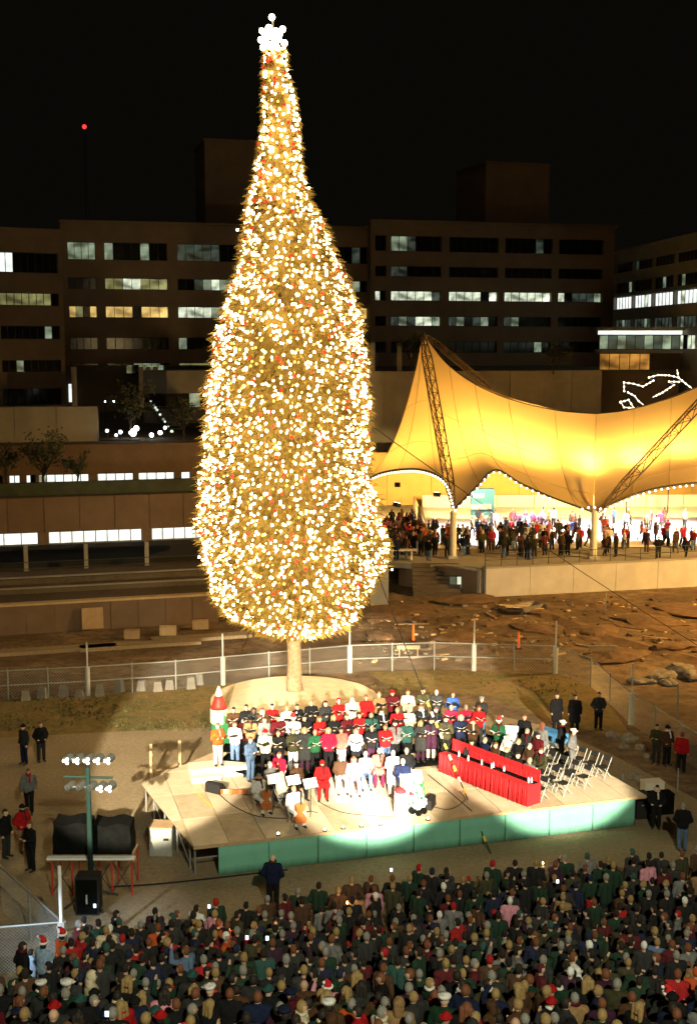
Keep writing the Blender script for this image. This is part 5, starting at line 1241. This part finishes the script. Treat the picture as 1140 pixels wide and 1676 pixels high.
# floor monitors
def monitor(px, py, rot, lab, s=1.0):
    q = G(px, py, ZS + .18); t = thing('floor_monitor', (q.x, q.y, ZS), lab, 'loudspeaker', rot=rot); b = MB()
    pl = [(-.2 * s, 0), (.22 * s, 0), (.2 * s, .36 * s), (0, .38 * s), (-.22 * s, .12 * s)]; n = len(pl)
    vs = [(-.33 * s, y, z) for y, z in pl] + [(.33 * s, y, z) for y, z in pl]
    b.add(vs, [tuple(range(n - 1, -1, -1)), tuple(range(n, 2 * n))] + [(i, (i + 1) % n, n + (i + 1) % n, n + i) for i in range(n)]); b.build('cabinet', M['black'], t)
    b = MB(); b.box((0, -.115 * s, .255 * s), (.56 * s, .012, .27 * s), mx=Matrix.Rotation(rad(-41), 3, 'X')); b.build('grille', M['black_cloth'], t)
monitor(353, 1288, 2.6, 'black wedge loudspeaker on the stage before the white step block')
monitor(700, 1313, -1.9, 'black wedge loudspeaker lying beside the lectern flowers')
# lectern with flowers
q = G(672, 1296, ZS + .6); t = thing('lectern', (q.x, q.y + .1, ZS), 'white draped lectern with brown side in front of the navy suit', 'lectern', rot=.05)
b = MB(); b.add([(-.32, -.22, 0), (.32, -.22, 0), (.32, .22, 0), (-.32, .22, 0), (-.36, -.28, 1.12), (.36, -.28, 1.12), (.36, .28, 1.22), (-.36, .28, 1.22)], [(0, 3, 2, 1), (4, 5, 6, 7), (0, 1, 5, 4), (1, 2, 6, 5), (2, 3, 7, 6), (3, 0, 4, 7)]); b.build('body', M['white_paint'], t)
b = MB(); b.box((0, 0, 1.2), (.8, .64, .03), mx=Matrix.Rotation(rad(10), 3, 'X')); b.build('top', M['cream_paint'], t)
b = MB(); b.box((-.38, 0, .62), (.03, .4, 1.0)); b.build('side_panel', M['ply_dark'], t)
b = MB(); b.box((0.05, -.292, .8), (.34, .02, .36), mx=Matrix.Rotation(rad(3), 3, 'X')); b.build('emblem_panel', M['lilac'], t)
q2 = G(655, 1322, ZS + .35); t = thing('white_box', (q2.x, q2.y, ZS), 'bright white box with a red cap on top beside the lectern', 'box')
b = MB(); b.box((0, 0, .45), (.42, .42, .9)); b.build('body', M['white_paint'], t); b = MB(); b.ball((0, 0, .95), (.2, .2, .13), 10); b.build('red_top', M['red_cloth'], t)
t = thing('flower_stand', G(683, 1330, ZS), 'white flower arrangement with dark ribbon at the foot of the lectern', 'flowers')
fl, lf = MB(), MB()
for i in range(90):
    a, h = R.uniform(0, 6.28), R.uniform(.1, 1.25); r_ = .28 * R.random() ** .5 * (1.2 - .4 * h); c = (r_ * math.cos(a), r_ * math.sin(a), h)
    o = MB(); o.ball(c, R.uniform(.05, .085), 6)
    if i < 60: o.build('white_flower' if i % 12 else 'red_flower', M['paper'] if i % 12 else M['red_cloth'], t)
    else: lf.ball((c[0] * 1.1, c[1] * 1.1, c[2]), (.03, .07, .09), 5)
o = lf.build('leaves', M['green_paint'], t); o['kind'] = 'stuff'
for x, y, z, s in ((-.2, -.28, .18, .14), (.02, -.32, .1, .12), (.2, -.26, .16, .13)):
    b = MB(); b.ball((x, y, z), (s, s * .6, s), 8); b.build('dark_ribbon', M['black_cloth'], t)
b = MB(); b.lathe([(.2, 0), (.24, .1), (.1, .2), (.06, .5)], n=10); b.build('pot', M['white_paint'], t)
# red draped tables
ta, tb = G(716, 1264, ZS), G(860, 1322, ZS); d = tb - ta; trot = math.atan2(d.y, d.x); tu = d.normalized(); tnv = Vector((-tu.y, tu.x, 0)); TN = 5; TL = d.length / TN
for i in range(TN):
    c = ta + tu * TL * (i + .5) + tnv * .4
    pos_ = ('nearest the choir', 'second from the choir', 'in the middle of the line', 'second from the stage edge', 'nearest the stage edge')[i]
    t = thing('draped_table', (c.x, c.y, ZS), f'table with red pleated skirt and dark top, {pos_}', 'table', 'red draped tables', trot)
    b = MB(); b.box((0, 0, .755), (TL - .03, .66, .03)); b.build('tabletop', M['red_cloth'], t); b = MB(); b.box((0, .12, .776), (TL - .03, .26, .012)); b.build('table_runner', M['black_cloth'], t)
    for s, nm in ((-1, 'front_skirt'), (1, 'back_skirt')):
        b = MB(); n = 40; vs = []
        for k in range(n + 1):
            x = -TL / 2 + .02 + (TL - .04) * k / n; w = .035 * math.sin(k * 1.5 + i) + .02 * math.sin(k * .6)
            vs += [(x, s * (.34 + w * .3), .76 + (.0 if s < 0 else .24)), (x, s * (.36 + w), .03)]
        b.add(vs, [(2 * k, 2 * k + 1, 2 * k + 3, 2 * k + 2) for k in range(n)]); o = b.build(nm, M['red_cloth'], t, smooth=True)
        md = o.modifiers.new('thick', 'SOLIDIFY'); md.thickness = .012
    b = MB(); b.box((0, .345, 1.0), (TL - .06, .03, .42)); b.build('backboard', M['red_cloth'], t)
    if i in (0, TN - 1):
        s = -1 if i == 0 else 1; b = MB(); b.box((s * (TL / 2 - .005), 0, .38), (.03, .7, .74)); b.build('end_skirt', M['red_cloth'], t)
    for sx in (-.4, .4):
        for sy in (-.25, .25): b = MB(); b.tube([(sx * TL, sy, 0), (sx * TL, sy, .74)], .02, 5); b.build('leg', M['steel_dark'], t)
    for k in range(1 + i % 3):
        x = R.uniform(-.7, .7) * TL / 2; p = c + tu * x + tnv * R.uniform(-.15, .15)
        tt = thing('water_bottle', (p.x, p.y, ZS + .77), f'small clear bottle on the red table {pos_}' + (f', {ORD[k]} along it' if i % 3 else ''), 'bottle', 'bottles on the red skirted tables'); b = MB(); b.lathe([(.035, 0), (.035, .14), (.014, .18), (.014, .2)], n=8); b.build('bottle_body', M['white_paint'], tt); b = MB(); b.lathe([(.017, .2), (.017, .225)], n=8); b.build('cap', M['blue'], tt)
ROWN = ('first', 'second', 'third', 'fourth', 'fifth')
occ = {(0, 4): ('brown', 'auburn'), (0, 5): ('charcoal', 'blonde'), (0, 6): ('black', 'dark'), (1, 5): ('brown', 'greying'), (1, 3): ('white', 'greying'), (0, 7): ('grey', 'greying'), (0, 3): ('navy', 'greying'), (1, 6): ('olive', 'auburn'), (1, 4): ('black', 'blonde'), (2, 3): ('maroon', 'dark'), (2, 2): ('charcoal', 'greying')}
for r_, ((xa, ya), (xb, yb), n) in enumerate((((742, 1238), (884, 1308), 9), ((778, 1234), (922, 1299), 9), ((826, 1232), (955, 1288), 8), ((872, 1231), (987, 1272), 7))):
    a, c = G(xa, ya, ZS), G(xb, yb, ZS)
    for i in range(n):
        p = a.lerp(c, i / (n - 1)); rot = trot + R.uniform(-.06, .06)
        chair(p, rot, f'empty white folding chair in the {ROWN[r_]} row from the red tables, {ORD[i]} from the choir' if (r_, i) not in occ else f'occupied folding chair in the {ROWN[r_]} row, {ORD[i]} from the choir', f'folding chairs in the {ROWN[r_]} row' if (r_, i) not in occ else f'occupied chairs in the {ROWN[r_]} row')
        if (r_, i) in occ:
            jc, hc = occ[(r_, i)]; person(p, rot, 'sit', jc, 'black', 'short', hc, f'person in {jc} coat seated in the {ROWN[r_]} chair row behind the red tables')
# white panel (upright piano like box)
q = G(836, 1236, ZS); t = thing('presentation_board', q, 'large white upright panel between the green jacket and the black coat', 'panel', rot=-.1)
b = MB(); b.box((0, 0, .62), (1.3, .12, 1.2)); b.build('board', M['white_paint'], t)
b = MB(); b.tube([(0, -.062, .6), (0, -.075, .6)], .06, 12); b.build('round_hole', M['black'], t)
for s in (-.5, .5): b = MB(); b.box((s, 0, .02), (.08, .6, .04)); b.build('foot', M['steel_dark'], t)
for px, py in ((793, 1226), (905, 1212)):
    q = G(px, py, ZS); b = MB(); b.box((0, 0, .2), (1.2, .5, .4)); o = b.build('blue_case', M['blue']); o.location = q; o.rotation_euler = (0, 0, trot); tag(o, 'dark blue case on the stage behind the red tables' if px < 850 else 'dark blue case on the stage behind the grey coat', 'case')
# tall bottle like decoration
q = G(359, 1213, 0); t = thing('bottle_decoration', (q.x, q.y, 0), 'giant bottle shaped decoration, red top, cream band, green base, by the round platform', 'decoration')
b = MB(); b.lathe([(x * .8, y * .9) for x, y in [(.42, 0), (.46, .12), (.46, .95)]], n=18); b.build('green_base', M['green_paint'], t, smooth=True)
b = MB(); b.lathe([(x * .8, y * .9) for x, y in [(.475, .95), (.50, 1.0), (.50, 1.62), (.475, 1.67)]], n=18); b.build('cream_band', M['cream_paint'], t, smooth=True)
b = MB(); b.lathe([(x * .8, y * .9) for x, y in [(.46, 1.67), (.40, 1.85), (.28, 2.15), (.22, 2.32)]], n=18); b.build('red_shoulder', M['red_paint'], t, smooth=True)
b = MB(); b.lathe([(x * .8, y * .9) for x, y in [(.20, 2.32), (.17, 2.5), (.08, 2.72), (.03, 2.8)]], n=14); b.build('white_tip', M['white_paint'], t, smooth=True)

# ================================================================== LIGHTING TOWER, SCAFFOLD, CASES
q = G(150, 1478); zt = at(140, 1240, q.y).z
lt = thing('lighting_tower', q, 'dark lighting tower with two crossbars of lit stage lamps beside the black scaffold', 'lighting tower')
b = MB(); b.tube([(0, 0, 0), (0, 0, zt - .3)], [.09, .075], 8); b.build('mast', M['tower'] if 'tower' in M else M['green_dark'] if 'green_dark' in M else M['steel_dark'], lt)
for k in range(4): b = MB(); a = k * 1.571 + .6; b.beam((0, 0, .5), (.9 * math.cos(a), .9 * math.sin(a), .03), .06, .06); b.build('leg', M['steel_dark'], lt)
zb = [zt - .05, zt - .62, zt - .95]
for k, z in enumerate(zb):
    b = MB(); b.tube([(-.75, .0, z), (.75, .12, z - .08)], .04, 6); b.build('crossbar', M['steel_dark'] if k != 1 else M['green_dark'], lt)
tl = Vector((q.x, q.y, 0)); tgt = Vector((TB.x, TY, 2))
def par(z, x, lit):
    d = (Vector((TB.x - q.x, TY - q.y, 4 - z))).normalized(); p = Vector((x, .02, z)); qd = d
    b = MB(); b.tube([p - qd * .16, p + qd * .05, p + qd * .18], [.09, .13, .14], 12); o = b.build('lamp_can', M['steel_dark'], lt)
    if lit:
        for k in range(3): b = MB(); c = p + Vector((.07 * math.cos(k * 2.1 + 1), -.22, .07 * math.sin(k * 2.1 + 1))); b.ball(c, .05, 8); b.build('lamp_bulb', M['lens'], o)
    else: b = MB(); b.ball(p - qd * .17, .07, 6); b.build('lamp_back', M['black'], o)
for x in (-.62, -.3, .02, .34, .66): par(zb[0], x, True)
for x in (-.6, -.25, .1): par(zb[2], x, False)
for x in (.4, .68): par(zb[2], x, True)
spot('tower_lamp', (q.x + .2, q.y + .5, zt - .05), (TB.x, TY, 9), 9000, 70, WARM, .5, .2)
spot('tower_lamp', (q.x + .4, q.y + .5, zt - .6), (TB.x + .5, TY, 1.6), 7000, 22, WARM, .4, .15)
# second lamp tower stands on the other side of the stage, out of frame
spot('tower_lamp', (19.5, 52, 5.5), (TB.x, TY - .3, 1.6), 9000, 30, WARM, .4, .15)
# scaffold platform with black tarp
qs = G(145, 1480); cx = qs.x; t = thing('scaffold', (cx, qs.y + .6, 0), 'red legged scaffold with white plank carrying a black wrapped bank of gear', 'scaffold')
hs = at(145, 1405, qs.y + .6).z; WS = 2.55
for i in range(5):
    x = -WS / 2 + WS * i / 4
    for y in (0, 1.1):
        b = MB(); b.tube([(x, y, 0), (x, y, hs)], .03, 6); b.build('leg', M['red_paint'], t)
for i in (0, 2, 3): b = MB(); x = -WS / 2 + WS * i / 4; b.tube([(x, 0, .1), (x + WS / 4, 0, hs - .1)], .018, 5); b.tube([(x + WS / 4, 0, .1), (x, 0, hs - .1)], .018, 5); b.build('cross_brace', M['steel_dark'], t)
b = MB(); b.box((0, -.05, hs + .03), (WS + .25, .22, .06)); b.build('plank', M['white_paint'], t)
b = MB(); b.box((0, .55, hs + .025), (WS + .1, .9, .05)); b.build('deck', M['ply_dark'], t)
tt = thing('tarp_bundle', (cx, qs.y + 1.2, hs + .06), 'two bulky black tarp covered stacks of gear on the scaffold', 'tarp')
for s, w, h in ((-.66, 1.22, 1.0), (.62, 1.26, .96)):
    b = MB(); b.box((0, 0, h / 2), (w, .9, h)); me = b.mesh('tarp_cover', [M['black_cloth']]); bm = bmesh.new(); bm.from_mesh(me); bmesh.ops.subdivide_edges(bm, edges=bm.edges, cuts=6, use_grid_fill=True)
    for v in bm.verts:
        k = v.co.z / h; v.co.x *= 1 - .06 * k + .02 * math.sin(v.co.z * 11 + v.co.y * 9); v.co.y *= 1 - .08 * k + .03 * math.sin(v.co.x * 12 + v.co.z * 5); v.co.z += .05 * math.sin(v.co.x * 7) * k
    bmesh.ops.recalc_face_normals(bm, faces=bm.faces); bm.to_mesh(me); bm.free(); o = mesh_obj('tarp_cover', me, tt); o.location = (s, 0, 0)
qb = G(150, 1484); t = thing('loudspeaker', qb, 'tall black loudspeaker cabinet standing in front of the lighting tower', 'loudspeaker'); t.location.y -= .35
b = MB(); b.box((0, 0, .62), (.72, .6, 1.2)); b.build('cabinet', M['black'], t); b = MB(); b.box((0, -.31, .62), (.64, .02, 1.1)); b.build('grille', M['black_cloth'], t); b = MB(); b.box((0, -.33, .55), (.05, .02, .3)); b.build('badge', M['grey_metal'], t)
qc = G(263, 1402); t = thing('grey_cabinet', qc, 'square pale grey metal cabinet on the gravel beside the bare stage end', 'cabinet', rot=-.05)
b = MB(); b.box((0, .35, .5), (.78, .7, 1.0)); b.build('body', M['grey_metal'], t); b = MB(); b.box((0, -.012, .5), (.70, .02, .9)); b.build('door', M['grey_metal'], t); b = MB(); b.box((.2, -.03, .62), (.18, .02, .08)); b.build('handle', M['black'], t); b = MB(); b.box((0, .35, 1.02), (.82, .76, .04)); b.build('lid', M['ply_dark'], t)
for px, py, w, h, lab, m in ((1052, 1342, .5, .9, 'black equipment case at the far stage corner', 'black'), (1085, 1335, .9, .75, 'wide dark equipment case beyond the far stage corner', 'black_cloth'), (1072, 1300, .8, .4, 'pale bundle of bags behind the far stage corner', 'cream_paint')):
    q = G(px, py); t = thing('equipment_case', q, lab, 'case', rot=.2); b = MB(); b.box((0, .3, h / 2), (w, .5, h)); b.build('case_body', M[m], t); b = MB(); b.box((0, .3, h + .02), (w + .03, .53, .05)); b.build('case_lid', M[m], t); b = MB(); b.box((0, .04, h * .6), (.14, .03, .04)); b.build('handle', M['steel'], t)
stand(1075, 1290, -.3, 'pocket', 'black', 'black', 'short', 'dark', 'dark clad person standing among the equipment cases at the stage corner', z=0, scale=.95)

# ================================================================== CROWD
NC = 240
cr = random.Random(3)
def boundary(px):
    xs = [-40, 60, 110, 130, 240, 330, 420, 480, 560, 640, 700, 800, 900, 1010, 1080, 1180]; ys = [1585, 1575, 1545, 1500, 1482, 1474, 1468, 1456, 1436, 1424, 1416, 1410, 1402, 1394, 1388, 1380]
    return float(np.interp(px, xs, ys))
spots = []; tries = 0
while tries < 40000:
    tries += 1; px, py = cr.uniform(-25, 1165), cr.uniform(1378, 1760)
    if py < boundary(px) + cr.uniform(0, 10): continue
    q = GB(px, py, 1.62); rmin = cr.uniform(.46, .70)
    if any((q.x - s[0].x) ** 2 + (q.y - s[0].y) ** 2 < rmin ** 2 for s in spots): continue
    spots.append((q, px, py))
spots.sort(key=lambda s: s[0].y)
JW = [('black', 30), ('charcoal', 16), ('navy', 6), ('dark green', 15), ('brown', 6), ('olive', 5), ('grey', 2), ('maroon', 5), ('red', 3), ('tan', 1.5), ('cream', 1.2), ('white', .8), ('denim blue', .8), ('teal', 1.2), ('plum', 3), ('pink', .6), ('orange', .4), ('pale blue', .3)]
HW = [(('short', 'dark'), 24), (('short', 'auburn'), 14), (('short', 'greying'), 17), (('short', 'blonde'), 12), (('long', 'dark'), 9), (('long', 'auburn'), 7), (('long', 'blonde'), 6), (('bald', 'dark'), 4), (('beanie', 'black'), 5), (('beanie', 'red'), 3), (('beanie', 'teal'), 2), (('cap', 'white'), 3), (('cap', 'navy'), 3), (('hood', 'charcoal'), 3), (('santa', 'red'), .6)]
pick = lambda w: cr.choices([a for a, _ in w], [k for _, k in w])[0]
HDL = {('short', 'dark'): 'short dark hair', ('short', 'auburn'): 'short brown hair', ('short', 'greying'): 'short grey hair', ('short', 'blonde'): 'short blonde hair', ('long', 'dark'): 'long dark hair', ('long', 'auburn'): 'long brown hair', ('long', 'blonde'): 'long blonde hair', ('bald', 'dark'): 'bald head', ('beanie', 'black'): 'black knitted hat', ('beanie', 'red'): 'red knitted hat', ('beanie', 'teal'): 'teal knitted hat', ('cap', 'white'): 'white cap', ('cap', 'navy'): 'navy cap', ('hood', 'charcoal'): 'hood up', ('santa', 'red'): 'santa hat'}
def zone(px, py):
    x = 'by the wire fence' if px < 190 else 'by the bare stage end' if px < 380 else 'below the orchestra' if px < 560 else 'below the lectern' if px < 740 else 'below the red tables' if px < 900 else 'by the far corner'
    k = (py - boundary(px)) / 260
    return x, ('front row' if k < .12 else 'mid crowd' if k < .5 else 'rear crowd')
crowd = []
for q, px, py in spots:
    jc, hd = pick(JW), pick(HW)
    ps = cr.choices(['down', 'hold', 'pocket', 'raise'], [4, 3, 3, .55])[0]
    crowd.append(dict(q=q, px=px, py=py, jc=jc, hd=hd, ps=ps, tr=cr.choice(['black', 'charcoal', 'navy', 'black']), rot=math.pi + cr.gauss(0, .65), sc=cr.uniform(.92, 1.05) if cr.random() < .9 else cr.uniform(.68, .8), coat=cr.random() < .2))
    if hd[0] == 'hood': crowd[-1]['hd'] = ('hood', jc)
solo, mass = crowd[:NC], crowd[NC:]
byl = {}
for c in solo:
    zx, zy = zone(c['px'], c['py']); hl = HDL.get(c['hd'], 'hood up')
    c['lab'] = f"{'child' if c['sc'] < .85 else 'person'} in {c['jc']} {'long coat' if c['coat'] else 'jacket'}, {hl}, {zx}, {zy}"; byl.setdefault(c['lab'], []).append(c)
for l, v in byl.items():
    if len(v) > 1:
        v.sort(key=lambda c: -c['q'].y)
        for c, s in zip(v, ('nearer stage', 'farther back', 'farthest back', 'last row', 'very last')): c['lab'] = l.rsplit(',', 1)[0] + ', ' + s
for c in solo:
    o = person((c['q'].x, c['q'].y, c['q'].z), c['rot'], c['ps'], c['jc'], c['tr'], c['hd'][0], c['hd'][1], c['lab'], 'spectators in the crowd', c['coat'], scale=c['sc']); o.scale.x *= 1.10
def lo_mesh(ps):
    J = POSES[ps]['J']; b = MB()      # material index used as colour class: 0 skin 1 jacket 2 trousers 3 hair
    h = J['head']; b.ball(h, (.08, .1, .115), 8, 0); b.ball(h + Vector((0, .012, .015)), (.088, .104, .122), 8, 3)
    b.f = [f for f, m in zip(b.f, b.m) if m == 0 or (sum(b.v[i][2] for i in f) / len(f) - h.z > .04 or sum(b.v[i][1] for i in f) / len(f) - h.y > 0)]; b.m = [0] * 40 + [3] * (len(b.f) - 40)
    b.caps(J['nec'] - Vector((0, 0, .05)), h, .06, .055, 6, 0)
    for s in (1, -1): b.caps(J['pel'] + Vector((.075 * s, 0, -.05)), J['che'] + Vector((.085 * s, 0, .02)), .135, .135, 8, 1)
    b.caps(J['shoL'], J['shoR'], .095, .095, 8, 1)
    for k in 'RL':
        b.caps(J['sho' + k], J['elb' + k], .08, .065, 7, 1); b.caps(J['elb' + k], J['wri' + k], .065, .05, 7, 1); b.caps(J['wri' + k], J['tip' + k], .036, .03, 5, 0)
        b.caps(J['hip' + k], J['kne' + k], .11, .085, 7, 2); b.caps(J['kne' + k], J['ank' + k], .085, .07, 7, 2); b.caps(J['ank' + k] + Vector((0, .03, -.03)), J['toe' + k], .05, .045, 5, 2)
    return b
LO = {p: lo_mesh(p) for p in ('down', 'hold', 'pocket', 'raise', 'walk')}
def mass_obj(name, people, label):
    V, Fc, cols = [], [], []
    for c in people:
        b = LO[c['ps']]; m = Matrix.LocRotScale(c['loc'], Matrix.Rotation(c['rot'], 3, 'Z').to_euler(), Vector((c['sc'],) * 3)); o = len(V)
        V += [tuple(m @ Vector(v)) for v in b.v]
        Fc += [tuple(o + i for i in f) for f in b.f]
        pal = [c['skin'], CLR[c['jc']], CLR[c['tr']], CLR[c['hc']]]
        for f, k in zip(b.f, b.m): cols += [pal[k]] * len(f)
    me = bpy.data.meshes.new(name); me.from_pydata(V, [], Fc); me.materials.append(M['attr_cloth'])
    ca = me.color_attributes.new('Col', 'FLOAT_COLOR', 'CORNER'); ca.data.foreach_set('color', np.concatenate([np.array(cols), np.ones((len(cols), 1))], 1).ravel())
    me.polygons.foreach_set('use_smooth', [True] * len(me.polygons)); me.update()
    o = bpy.data.objects.new(name, me); COL.objects.link(o); return tag(o, label, kind='stuff')
for c in mass: c.update(loc=Vector(c['q']), skin=cr.choice(SKINS[:4]), hc=c['hd'][1])
mass_obj('crowd', mass, 'dense standing crowd of spectators between the nearer people and the stage front')
# candles, phones
def candle(px, py, label):
    q = GB(px, py, 1.5); t = thing('candle', (q.x, q.y, q.z + 1.36), label, 'candle', 'candles held in the crowd')
    b = MB(); b.tube([(0, 0, -.1), (0, 0, .12)], .014, 6); b.build('stick', M['paper'], t); b = MB(); b.tube([(0, 0, .12), (0, 0, .155), (0, 0, .21)], [.012, .035, .004], 7); b.build('flame', M['flame'], t)
    b = MB(); b.tube([(0, 0, .02), (0, 0, .05)], [.02, .06], 8); b.build('drip_cup', M['paper'], t)
    point('candle_lamp', (q.x, q.y, q.z + 1.58), 9, (1, .5, .2), .03)
for px, py, l in ((568, 1479, 'lit candle held in the crowd below the orchestra end'), (888, 1414, 'lit candle held at the front of the crowd below the red tables'), (374, 1522, 'lit candle held in the crowd below the bare stage end'), (452, 1518, 'small lit candle beside the red coat in the crowd')): candle(px, py, l)
for k, (px, py) in enumerate(((155, 1483), (175, 1660), (342, 1484), (404, 1535), (437, 1536), (640, 1424), (912, 1443))):
    q = GB(px, py, 1.7); q.z += 1.7; t = thing('phone', q, f'small glowing phone screen held up in the crowd, {ORD[k]} from the wire fence', 'phone', 'glowing phones in the crowd'); b = MB(); b.box((0, .008, 0), (.085, .012, .15)); b.build('phone_back', M['black'], t); b = MB(); b.box((0, -.003, 0), (.075, .006, .11)); b.build('screen', M['screen'], t)
# family by the fence, lit bluish by a lamp behind the camera building corner
for px, py, rot, ps, jc, tr, hd, hc, lab, sc in ((36, 1550, 2.2, 'pocket', 'black', 'white', 'short', 'dark', 'person in black jacket and white trousers against the bluish lit fence', 1.0), (50, 1560, 2.8, 'hold', 'pale blue', 'navy', 'short', 'dark', 'child in pale blue jacket between two people at the bluish fence', .78), (71, 1546, 2.7, 'hold', 'pale blue', 'navy', 'santa', 'red', 'person in pale blue coat and santa hat at the bluish fence', .97), (102, 1532, 2.4, 'hold', 'orange', 'brown', 'santa', 'red', 'person in orange jacket and santa hat at the white pole', .97)):
    q = GB(px, py, 1.625 * sc); person(q, rot, ps, jc, tr, hd, hc, lab, None, scale=sc)
spot('fence_lamp', (-14, 18, 9), G(58, 1560, 1.2), 26000, 13, (.62, .78, 1), .7, .2)
# ---- rink people
ri = random.Random(9); rk_i, rk_m = [], []
for i in range(36):
    px = ri.choice([ri.uniform(632, 735), ri.uniform(752, 965), ri.uniform(830, 965), ri.uniform(985, 1140), ri.uniform(640, 735)]); q = G(px, ri.uniform(900, 919), ZR); rk_i.append((q, px))
for i in range(36):
    q = G(ri.uniform(752, 962) if i % 3 else ri.uniform(635, 735), ri.uniform(884, 912), ZR + .02); rk_m.append(dict(loc=q, ps=ri.choice(['down', 'pocket']), rot=math.pi + ri.gauss(0, .5), sc=ri.uniform(.85, 1.05), jc=ri.choice(['black', 'charcoal', 'brown', 'black', 'maroon']), tr='black', skin=ri.choice(SKINS), hc=ri.choice(['dark', 'auburn', 'blonde'])))
for i in range(150):
    px = ri.uniform(628, 1150) if i % 3 else ri.uniform(628, 900); py = ri.uniform(862, 902) if px < 980 else ri.uniform(855, 905); q = G(px, py, ZR + .04); rk_m.append(dict(loc=q, ps=ri.choice(['down', 'walk', 'pocket', 'walk']), rot=ri.uniform(0, 6.28), sc=ri.uniform(.8, 1.05), jc=ri.choice(['red', 'black', 'maroon', 'orange', 'brown', 'pink', 'charcoal', 'plum', 'tan', 'crimson', 'white', 'blue']), tr=ri.choice(['black', 'denim blue', 'charcoal', 'brown']), skin=ri.choice(SKINS), hc=ri.choice(['dark', 'auburn', 'blonde'])))
nl = {}
rk_i.sort(key=lambda t_: t_[1])
for i, (q, px) in enumerate(rk_i):
    jc = ri.choice(['black', 'charcoal', 'brown', 'navy', 'black', 'maroon', 'black', 'olive']); hd, hc = ri.choice([('short', 'dark'), ('short', 'auburn'), ('beanie', 'black'), ('long', 'dark'), ('long', 'blonde')])
    zx = 'near the tree' if px < 740 else 'between the two white columns' if px < 972 else 'beyond the second white column'
    lab = f"rink spectator in {jc} jacket with {HDL.get((hd, hc), 'dark hat')} {zx}"
    nl[lab] = nl.get(lab, 0) + 1; lab += f', number {nl[lab]}' if False else (f', {ORD[nl[lab] - 1]} such' if nl[lab] > 1 else '')
    person((q.x, q.y, ZR), math.pi + ri.gauss(0, .6), ri.choice(['down', 'pocket', 'walk', 'hold']), jc, ri.choice(['black', 'charcoal', 'denim blue']), hd, hc, lab, 'spectators at the rink', scale=ri.uniform(.9, 1.06))
mass_obj('skaters', rk_m, 'many skaters and onlookers out on the bright ice rink')
